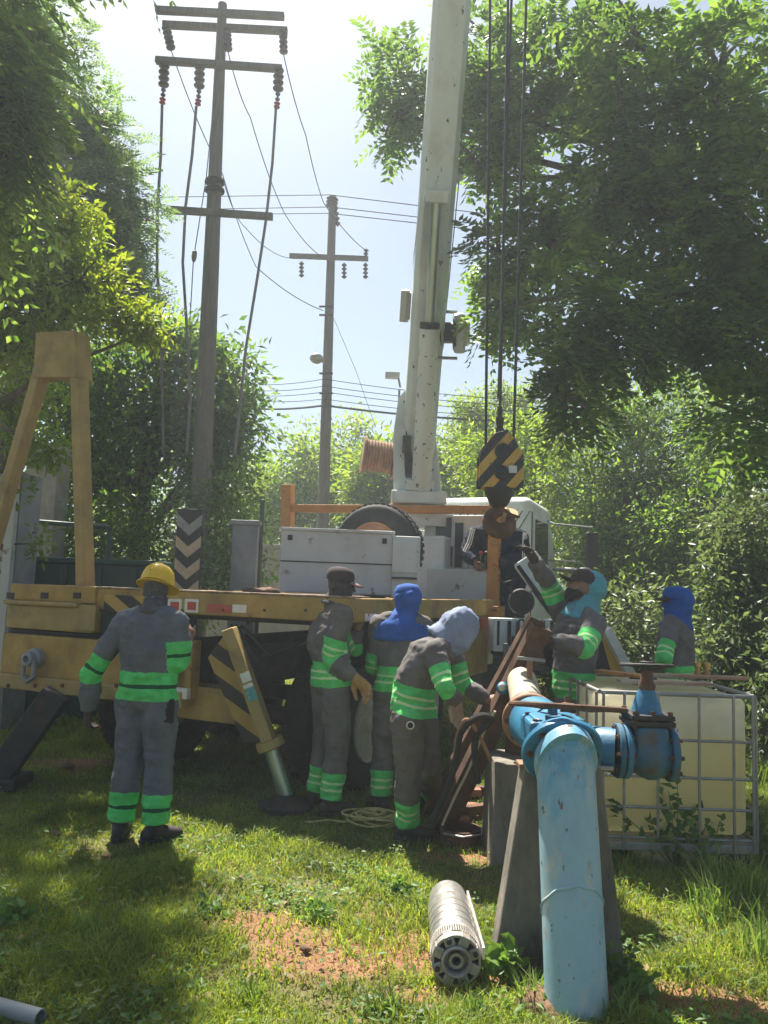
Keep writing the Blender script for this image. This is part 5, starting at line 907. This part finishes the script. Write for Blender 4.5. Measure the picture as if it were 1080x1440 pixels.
def person(label, base, yaw, hgt, suit, head_mat, face=None, ov={}, headtilt=0., fat=1.0, bands=True, seed=0., z0=0., toes=None, group='workers around the well'):
    S = hgt/1.72; c, s = math.cos(yaw), math.sin(yaw); base = Vector((base[0], base[1], z0))
    def Lc(x, y, z): return base + Vector((c*x-s*y, s*x+c*y, z))*S
    J = dict(pelvis=Lc(0, 0, .95), waist=Lc(0, .0, 1.08), chest=Lc(0, .01, 1.3), neck=Lc(0, .0, 1.46), head=Lc(0, .035, 1.6), shR=Lc(.185, 0, 1.405), shL=Lc(-.185, 0, 1.405), elR=Lc(.245, -.02, 1.13), elL=Lc(-.245, -.02, 1.13), wrR=Lc(.25, .07, .89), wrL=Lc(-.25, .07, .89),
             hipR=Lc(.095, 0, .9), hipL=Lc(-.095, 0, .9), knR=Lc(.11, .02, .49), knL=Lc(-.11, .02, .49), anR=Lc(.12, -.02, .09), anL=Lc(-.12, -.02, .09))
    for k, v in ov.items(): J[k] = Vector(v) if len(v) == 3 and not isinstance(v, tuple) else P(*v)
    fwd = Vector((-s, c, 0)); fd = Vector(face or (fwd.x, fwd.y, headtilt)).normalized()
    root = thing('person', base, label, 'person', group); mb = MB()
    xs_ = (J['shR']-J['shL']).normalized(); xh = (J['hipR']-J['hipL']).normalized(); sp_ = (J['neck']-J['pelvis']).normalized(); hm_ = (J['hipR']+J['hipL'])/2; sm_ = (J['shR']+J['shL'])/2
    def rg(cn, xv, w_, dp_, upv): 
        xv = (xv-upv*xv.dot(upv)).normalized(); return (cn, xv, w_*S*fat, upv.cross(xv).normalized(), dp_*S*fat)
    u0 = (J['waist']-J['pelvis']).normalized(); u1 = (J['chest']-J['waist']).normalized(); u2 = (J['neck']-J['chest']).normalized(); xm = (xs_+xh).normalized()
    mb.loft([rg(hm_-u0*.075*S, xh, .1, .085, u0), rg(hm_-u0*.03*S, xh, .165, .12, u0), rg(J['pelvis'], xh, .183, .135, u0), rg(J['pelvis'].lerp(J['waist'], .6), xm, .18, .135, u0), rg(J['waist'], xm, .178, .13, u1), rg(J['waist'].lerp(J['chest'], .5), xm, .187, .138, u1), rg(J['chest'], xs_, .195, .138, u1),
             rg(sm_-u2*.0, xs_, .18, .112, u2), rg(sm_+u2*.035*S, xs_, .12, .085, u2), rg(J['neck'], xs_, .07, .07, u2), rg(J['neck'].lerp(J['head'], .4), xs_, .06, .062, u2)])
    for sd in 'RL':
        a, e, w_ = J['sh'+sd], J['el'+sd], J['wr'+sd]; k = S*fat
        mb.ell(a, (.07*k,)*3, nu=12, nv=8); mb.tube([J['neck']-u2*.03*S, sm_.lerp(a, .55)+u2*.015*S, a], [.065*k, .075*k, .068*k], 12); mb.tube([a, a.lerp(e, .5), e], [.071*k, .069*k, .06*k], 14); mb.ell(e, (.061*k,)*3, nu=12, nv=8); mb.tube([e, e.lerp(w_, .45), w_], [.06*k, .056*k, .046*k], 14)
        a, e, w_ = J['hip'+sd], J['kn'+sd], J['an'+sd]
        mb.ell(a, (.108*k,)*3, nu=12, nv=8); mb.tube([a, a.lerp(e, .5), e], [.108*k, .099*k, .082*k], 16); mb.ell(e, (.083*k,)*3, nu=12, nv=8); lo = w_+(e-w_).normalized()*.02*S; mb.tube([e, e.lerp(w_, .45), lo], [.082*k, .084*k, .078*k], 16)
    # head
    ur = Vector((0, 0, 1)); ur = (ur-fd*ur.dot(fd)).normalized(); xr_ = fd.cross(ur); hc = J['head']; ax = (xr_, fd, ur)
    def hp(x, y, z): return hc+(xr_*x+fd*y+ur*z)*S
    mb.ell(hp(0, -.012, .025), (.076*S, .095*S, .088*S), ax, 18, 12); mb.ell(hp(0, .022, -.045), (.058*S, .066*S, .075*S), ax, 16, 10); mb.ell(hp(0, .062, -.095), (.03*S, .026*S, .024*S), ax, 10, 8)
    mb.tube([hp(0, .078, .015), hp(0, .098, -.02), hp(0, .106, -.036)], [.011*S, .015*S, .018*S], 8); mb.ell(hp(0, .075, .034), (.05*S, .02*S, .014*S), ax, 12, 8); mb.ell(hp(0, .083, -.066), (.027*S, .014*S, .012*S), ax, 10, 8)
    for q in (-1, 1): mb.ell(hp(q*.077, -.005, -.012), (.012*S, .022*S, .034*S), ax, 8, 8)
    mb.tube([hp(0, -.02, -.06), J['neck']-u2*.03*S], [.056*S, .064*S], 14)
    me = remesh(mb, .0115, 3)
    # clothing folds, stronger where limbs bend
    wrinkle(me, .015, 7, seed, (1.1, 1.1, 1.25)); wrinkle(me, .006, 17, seed+3, (.9, .9, 1.1))
    V = np.empty(len(me.vertices)*3); me.vertices.foreach_get('co', V); V = V.reshape(-1, 3)
    def seg(a, b):
        a, b = np.array(a), np.array(b); ab = b-a; t = np.clip(((V-a)@ab)/(ab@ab), 0, 1); return np.linalg.norm(V-(a+t[:, None]*ab), axis=1), t*np.linalg.norm(ab)
    band = np.full(len(V), 9., np.float32); best = np.full(len(V), 9.); hd = np.linalg.norm(V-np.array(hc), axis=1)
    ta, _ = seg(J['pelvis'], J['chest']); best = ta-.1*S; proj = (V-np.array(J['pelvis']))@np.array(u0.lerp(u1, .3).normalized())
    hipd = np.minimum(seg(J['hipR'], J['knR'])[0], seg(J['hipL'], J['knL'])[0])-.06*S; best = np.minimum(best, hipd); sp2 = seg(J['chest'], J['neck'])[0]-.1*S
    band[:] = proj-.035*S; best = np.minimum(best, sp2)
    for sd in 'RL':
        d1, t1 = seg(J['sh'+sd], J['el'+sd]); d2, t2 = seg(J['el'+sd], J['wr'+sd]); L1 = (J['el'+sd]-J['sh'+sd]).length; al = np.where(d1 < d2, t1, L1+t2); dd = np.minimum(d1, d2)-.035*S
        k = dd < best-.012; band[k] = (al-L1+.045*S)[k]; best = np.where(k, dd, best)
        d1, t1 = seg(J['an'+sd], J['kn'+sd]); k = d1-.06*S < best; band[k] = (t1-.115*S)[k]; best = np.where(k, d1-.06*S, best)
    band[hd < .16*S] = 9
    band = np.abs(band)
    if not bands: band[:] = 9
    at = me.attributes.new('band', 'FLOAT', 'POINT'); at.data.foreach_set('value', band)
    nl = (hd < .135*S) | ((seg(J['neck'], hc)[0] < .08*S) & (((V-np.array(J['neck']))@np.array(u2)) > .0))
    me.materials.append(suit); me.materials.append(head_mat)
    pf = np.empty(len(me.polygons), np.int32); vi = np.empty(len(me.loops), np.int32); me.loops.foreach_get('vertex_index', vi); st = np.empty(len(me.polygons), np.int32); me.polygons.foreach_get('loop_start', st)
    pf[:] = nl[vi[st]]; me.polygons.foreach_set('material_index', pf); me.polygons.foreach_set('use_smooth', np.ones(len(me.polygons), bool))
    link('body', me, None, root)
    for sd in 'RL':
        tf = (toes or {}).get(sd, fwd + (xh*.25 if sd == 'R' else xh*-.25)); boot(J['an'+sd], tf, root, S)
    # collar
    x, y, z = fr(u2); MB().tube([J['neck']+u2*.012+(x*math.cos(a)+y*math.sin(a))*.074*S for a in [k*math.pi/10 for k in range(21)]], .016, 8).build('collar', M['cloth'], root, smooth=True)
    return root, J, (hp, ax, fd, ur, xr_, S)
def hood(h, J, root, mat, grow=.022, back=0.0, drape=.16, front=True, seed=0., sh=.0):
    hp, ax, fd, ur, xr_, S = h; mb = MB(); g = grow; hz = Vector((fd.x, fd.y, 0)).normalized()
    mb.ell(hp(0, -.015-back, .028), ((.078+g)*S, (.096+g)*S, (.09+g)*S), ax, 20, 14)
    if front: mb.ell(hp(0, .02-back, -.05), ((.06+g)*S, (.07+g)*S, (.075+g)*S), ax, 16, 10)
    nk = J['neck']; dn = (J['chest']-nk).normalized(); xs_ = (J['shR']-J['shL']).normalized(); xs_ = (xs_-dn*xs_.dot(dn)).normalized(); dv = dn.cross(xs_)
    c0 = hp(0, -.03-back, -.04); w_ = .2+sh
    mb.loft([(c0, xs_, .09*S, dv, .09*S), (nk.lerp(c0, .3), xs_, .1*S, dv, .1*S), (nk+dn*.02*S, xs_, .13*S, dv, .115*S), (nk+dn*.07*S, xs_, w_*S, dv, .135*S), (nk+dn*drape*S, xs_, (w_+.005)*S, dv, .15*S), (nk+dn*(drape+.02)*S, xs_, (w_-.03)*S, dv, .12*S)])
    me = remesh(mb, .012, 3); wrinkle(me, .016, 9, seed, (1.2, 1.2, .7)); wrinkle(me, .007, 20, seed+5, (1.1, 1.1, .35)); return link('hood', me, mat, root)
def cap(h, root, mat, bmat, lift=.0, g=.01, brim=True, pitch=.1):
    hp, ax, fd, ur, xr_, S = h; mb = MB(); n = 18
    rings = [((.08+g), (.098+g), .03), ((.081+g), (.1+g), .06), (.074+g, .092+g, .092), (.055+g, .07+g, .118), (.025, .03, .131)]
    mb.loft([(hp(0, -.01, z+lift), xr_, a*S, fd, b*S) for a, b, z in rings]); o = mb.build('cap', mat, root, smooth=True)
    if brim:
        b = MB(); pts = []; 
        for (r0, dz) in ((.095, .035), (.185, .012)):
            for k in range(9):
                t = (k-4)/4; pts.append(hp(math.sin(t*1.0)*(.085 if r0 < .1 else .075)*1.08, (r0*math.cos(t*.9) if r0 > .1 else r0*math.cos(t*1.05)), dz+lift+pitch*(r0-.09)-.012*t*t))
        fs = [(i, i+1, 10+i, 9+i) for i in range(8)]; ob = b.add(pts, fs).build('brim', bmat, o, smooth=True); sd = ob.modifiers.new('s', 'SOLIDIFY'); sd.thickness = .006
    return o
def near(a, b, f): return Vector(a)+(Vector(b)-Vector(a)).normalized()*f
def hands(root, J, S, spec):
    for sd, (nm, mat, d, n, curl, sc) in spec.items(): hand(nm, J['wr'+sd], d, n, 1 if sd == 'R' else -1, mat, root, curl, S*sc)
def fo(J, sd): return (J['wr'+sd]-J['el'+sd]).normalized()
rad = math.radians
# 1 helmeted man, back turned
g = G(194, 1180); D = g.y
r, J, h = person('man in a yellow hard hat with his back turned, beside the truck rear', g, rad(-12), 1.66, SUITB, M['mask'], headtilt=-.35, fat=1.08, seed=1., ov=dict(elL=(128, 948, D+.02), wrL=(124, 1000, D+.08), elR=(252, 930, D-.02), wrR=(263, 905, D+.16)), toes={'R': Vector((.75, .6, 0)), 'L': Vector((-.1, 1, 0))})
hp, ax, fd, ur, xr_, S = h; mb = MB(); mb.loft([(hp(0, -.01, z), xr_, a*S, fd, b*S) for a, b, z in ((.112, .135, .045), (.108, .13, .07), (.104, .124, .1), (.09, .11, .14), (.064, .08, .168), (.03, .04, .182))]); hh = mb.build('hard_hat', M['helmet'], r, smooth=True)
mb = MB(); mb.loft([(hp(0, 0, .04), xr_, .118*S, fd, .14*S), (hp(0, .012, .034), xr_, .142*S, fd, .17*S), (hp(0, .012, .028), xr_, .14*S, fd, .168*S), (hp(0, 0, .032), xr_, .115*S, fd, .135*S)]); mb.build('brim', M['helmet'], hh, smooth=True)
mb = MB().tube([hp(0, .12, .1), hp(0, .06, .168), hp(0, -.01, .187), hp(0, -.08, .165), hp(0, -.13, .1)], .011*S, 8); mb.build('crown_ridge', M['helmet'], hh, smooth=True)
hands(r, J, S, {'L': ('glove', M['glovedk'], fo(J, 'L'), (.6, .5, 0), .7, 1.05), 'R': ('hand', M['skin'], (.1, .35, .8), (-.6, .4, .1), .4, 1.05)})
q = P(233, 1000, D-.08); MB().box(q, (.11, .06, .16), (Vector((.9, .3, 0)), Vector((-.3, .9, 0)), Z1)).build('belt_pouch', M['webbing'], r, bevel=.02)
q = P(236, 935, D+.24); tag(MB().lathe(q, (-.2, -1, 0), [(.05, -.02), (.05, .02), (0, .03)], 16).build('red_float', M['redp'], None, smooth=True), 'round red tool held in front of the helmeted man', 'tool')
# 2 capped man looking right
g = G(458, 1140); D = g.y
r, J, h = person('man in a dark cap facing the well with tan work gloves', g, rad(-62), 1.72, SUIT, M['maskdk'], face=(.93, .3, -.12), seed=2., ov=dict(chest=(457, 892, D), neck=(466, 850, D), head=(479, 822, D), elR=(466, 925, D-.16), wrR=(498, 952, D-.2), elL=(500, 912, D+.22), wrL=(503, 886, D+.2)))
hp = h[0]; cap(h, r, M['cap'], M['brim'], pitch=-.05); hands(r, J, h[5], {'R': ('glove', M['glove'], (.75, .1, -.65), (-.3, -.6, -.5), .55, 1.35), 'L': ('glove', M['glove'], (.1, .2, .95), (.9, .1, 0), .7, 1.3)})
for q in (-1, 1): MB().ell(hp(q*.032, .086, .006), (.027, .012, .018), h[1], 10, 8).build('dark_glasses', M['eye'], r, smooth=True)
# 3 man in royal blue hood, back turned
g = G(556, 1138); D = g.y
r, J, h = person('man in a royal blue hood with his back turned, behind the bent man', g, rad(14), 1.66, SUIT, M['maskdk'], face=(-.5, .86, -.1), seed=3., ov=dict(elL=(526, 938, D+.08), wrL=(540, 965, D+.3), elR=(597, 930, D+.1), wrR=(592, 962, D+.32), head=(572, 848, D+.03)))
hood(h, J, r, M['hoodb'], .026, 0, .17, True, 3., .035); c_ = cap(h, r, M['hoodb'], M['brim'], .02, .02); hands(r, J, h[5], {'L': ('glove', M['glovep'], fo(J, 'L'), (1, .2, 0), .6, 1.1), 'R': ('glove', M['glovep'], fo(J, 'R'), (-1, .2, 0), .6, 1.1)})
# 4 bent man in pale blue hood
g = G(576, 1186); D = g.y; an = G(572, 1180); an2 = G(606, 1135)
r, J, h = person('man in a pale blue hood bending forward over the well', g, rad(-78), 1.68, SUIT, M['maskdk'], face=(.72, .12, -.68), seed=4., ov=dict(pelvis=(579, 990, D), waist=(584, 960, D), chest=(605, 917, D), neck=(630, 893, D), head=(644, 886, D-.03), shR=(612, 915, D-.17), shL=(632, 908, D+.17), elR=(626, 966, D-.3), wrR=(641, 985, D-.22), elL=(652, 962, D+.12), wrL=(686, 984, D+.05),
    hipR=(573, 1012, D-.11), hipL=(592, 1008, D+.1), knR=(575, 1090, D-.06), knL=(603, 1078, D+.14), anR=Vector((an.x, an.y, .09)), anL=Vector((an2.x, an2.y, .09))))
hood(h, J, r, M['hoodl'], .036, -.012, .05, True, 4., -.06); hands(r, J, h[5], {'R': ('glove', M['glovep'], (.1, .0, -1), (.5, -.6, 0), .45, 1.25), 'L': ('hand', M['skin'], (.9, .1, .1), (.1, .4, -.9), .8, 1.1)})
q = P(577, 1020, D-.225); MB().lathe(q, (-.25, -1, 0), [(.026, -.006), (.026, .002), (.02, .004), (.02, 0), (0, 0)], 20).build('round_patch', M['whitep'], r); MB().lathe(q, (-.25, -1, 0), [(.018, 0), (.018, .003), (0, .003)], 16).build('patch_centre', M['webbing'], r)
# 5 bearded man in teal hood reaching for the hook
g = G(808, 1160); D = g.y
r, J, h = person('bearded man in a teal hood and cap reaching up to the crane hook', g, rad(72), 1.74, SUIT, M['skin'], face=(-.86, -.12, .36), seed=5., fat=1.12, ov=dict(pelvis=(806, 968, D), waist=(807, 935, D), chest=(810, 890, D), neck=(822, 855, D), head=(818, 826, D), shR=(793, 868, D+.2), shL=(836, 878, D-.18), elR=(772, 822, D+.16), wrR=(752, 790, D-.02), elL=(822, 912, D-.36), wrL=(776, 902, D-.42)))
hp, ax, fd, ur, xr_, S = h
hood(h, J, r, M['hoodt'], .024, .046, .09, False, 5., -.06); cap(h, r, M['cap'], M['cap'], .0, .012, pitch=.1)
MB_ = MB().ell(hp(0, .055, -.075), (.06*S, .05*S, .042*S), ax, 14, 10).ell(hp(0, .06, -.105), (.04*S, .04*S, .03*S), ax, 12, 8).ell(hp(.045, .02, -.05), (.025*S, .045*S, .045*S), ax, 10, 8).ell(hp(-.045, .02, -.05), (.025*S, .045*S, .045*S), ax, 10, 8); me = remesh(MB_, .009, 2); wrinkle(me, .006, 40); link('beard', me, M['beard'], r)
for q in (-1, 1): MB().ell(hp(q*.03, .083, .012), (.012, .008, .007), ax, 10, 8).build('eye', M['eye'], r, smooth=True)
hands(r, J, S, {'R': ('glove', M['glovedk'], (-.5, -.35, .75), (-.6, -.3, -.4), .35, 1.2), 'L': ('glove', M['glovedk'], (-.95, .15, .05), (-.1, .6, -.5), .9, 1.15)})
# light undershirt at the open collar
MB().prism([(-.05, 0), (.05, 0), (0, -.16)], J['neck']+Vector((-.125, -.04, .0)), (.3, -.95, 0), (.1, 0, 1), .012).build('undershirt', M['hoodl'], r)
# 6 man in blue hood standing beyond the tank
g = G(952, 1118); D = g.y
r, J, h = person('man in a blue hood and dark cap brim standing beyond the caged tank', g, rad(52), 1.7, SUIT, M['hoodb'], face=(-.93, .15, .04), seed=6., fat=1.08, ov=dict(head=(950, 848, D), elL=(934, 925, D-.3), wrL=(914, 945, D-.1)))
hp, ax, fd, ur, xr_, S = h
hood(h, J, r, M['hoodb'], .02, .02, .06, True, 6., -.07); cap(h, r, M['hoodb'], M['cap'], .012, .022, pitch=-.02)
MB().ell(hp(0, .078, .012), (.05, .02, .016), ax, 12, 8).build('eye_opening', M['skin'], r, smooth=True)
hands(r, J, S, {'R': ('glove', M['glovep'], fo(J, 'R'), (-1, .2, 0), .6, 1.1), 'L': ('glove', M['glovep'], fo(J, 'L'), (-.3, .6, -.5), .6, 1.1)})
# 7 crane operator on the truck platform
D = 9.75; q = P(716, 905, D); q.z = 1.0
tbox('operator_platform', sl(q)[0]-.3, sl(q)[0]+.35, sl(q)[1]-.25, sl(q)[1]+.3, 0.955, .995, M['dark'], .004)
r, J, h = person('operator in a navy striped jacket and straw hat leaning at the crane levers', q, rad(165), 1.75, NAVY, M['skin'], face=(-.3, -.8, -.5), seed=7., fat=1.4, bands=False, z0=1.0, group='people working on the truck', ov=dict(pelvis=(714, 806, D), waist=(708, 792, D-.05), chest=(698, 768, D-.12), neck=(702, 745, D-.2), head=(707, 730, D-.28), shR=(668, 752, D-.15), shL=(732, 755, D-.1), elR=(655, 778, D-.25), wrR=(668, 790, D-.4), elL=(733, 785, D-.25), wrL=(700, 792, D-.42), hipR=(704, 815, D), hipL=(722, 815, D), knR=(706, 858, D-.05), knL=(722, 858, D-.05)))
hp, ax, fd, ur, xr_, S = h
mb = MB(); mb.loft([(hp(0, -.01, .04), xr_, .1, fd, .118), (hp(0, -.01, .1), xr_, .09, fd, .105), (hp(0, -.01, .135), xr_, .06, fd, .08)]); hh = mb.build('straw_hat', M['straw_hat'], r, smooth=True)
mb = MB(); mb.loft([(hp(0, -.01, .05), xr_, .1, fd, .118), (hp(0, -.01, .052), xr_, .19, fd, .21), (hp(0, -.01, .044), xr_, .19, fd, .21), (hp(0, -.01, .04), xr_, .1, fd, .118)]); mb.build('hat_brim', M['straw_hat'], hh, smooth=True)
for sd in 'RL':
    a, e, w_ = J['sh'+sd], J['el'+sd], J['wr'+sd]; o_ = Vector((0, -1, 0)).cross(e-a).normalized()*(1 if sd == 'R' else -1)
    if (o_.x > 0) == (sd == 'R'): o_ = -o_
    for k, yy in enumerate((-.105, -.095, -.08)):
        MB().tube([a+Vector((0, yy, .05))+o_*(.02+.02*k), a.lerp(e, .5)+Vector((0, yy, 0))+o_*(.0+.024*k), e+Vector((0, yy+.01, 0))+o_*(.0+.022*k)], .008, 6).build('sleeve_stripe', M['whitep'], r, smooth=True)
hands(r, J, S, {'R': ('hand', M['skin'], (.3, -.3, -.8), (.5, .3, 0), .7, 1.0), 'L': ('hand', M['skin'], (-.5, -.3, -.7), (.3, .3, -.3), .7, 1.0)})

# ================================================================== HAZE, added mostly to imitate veiling lens glare and lift shadows
hz_ = MB().box((0, 22, 8.0), (124, 74, 18.4)).build('haze', None); tag(hz_, 'thin pale haze added mostly for the lens glare veiling the shadows', 'haze', kind='stuff')
m, nt, o = _m('haze'); v = N(nt, 'ShaderNodeVolumePrincipled'); v.inputs['Density'].default_value = .0045; v.inputs['Color'].default_value = (.82, .9, .95, 1); v.inputs['Anisotropy'].default_value = .35; nt.links.new(v.outputs[0], o.inputs['Volume']); hz_.data.materials.append(m)
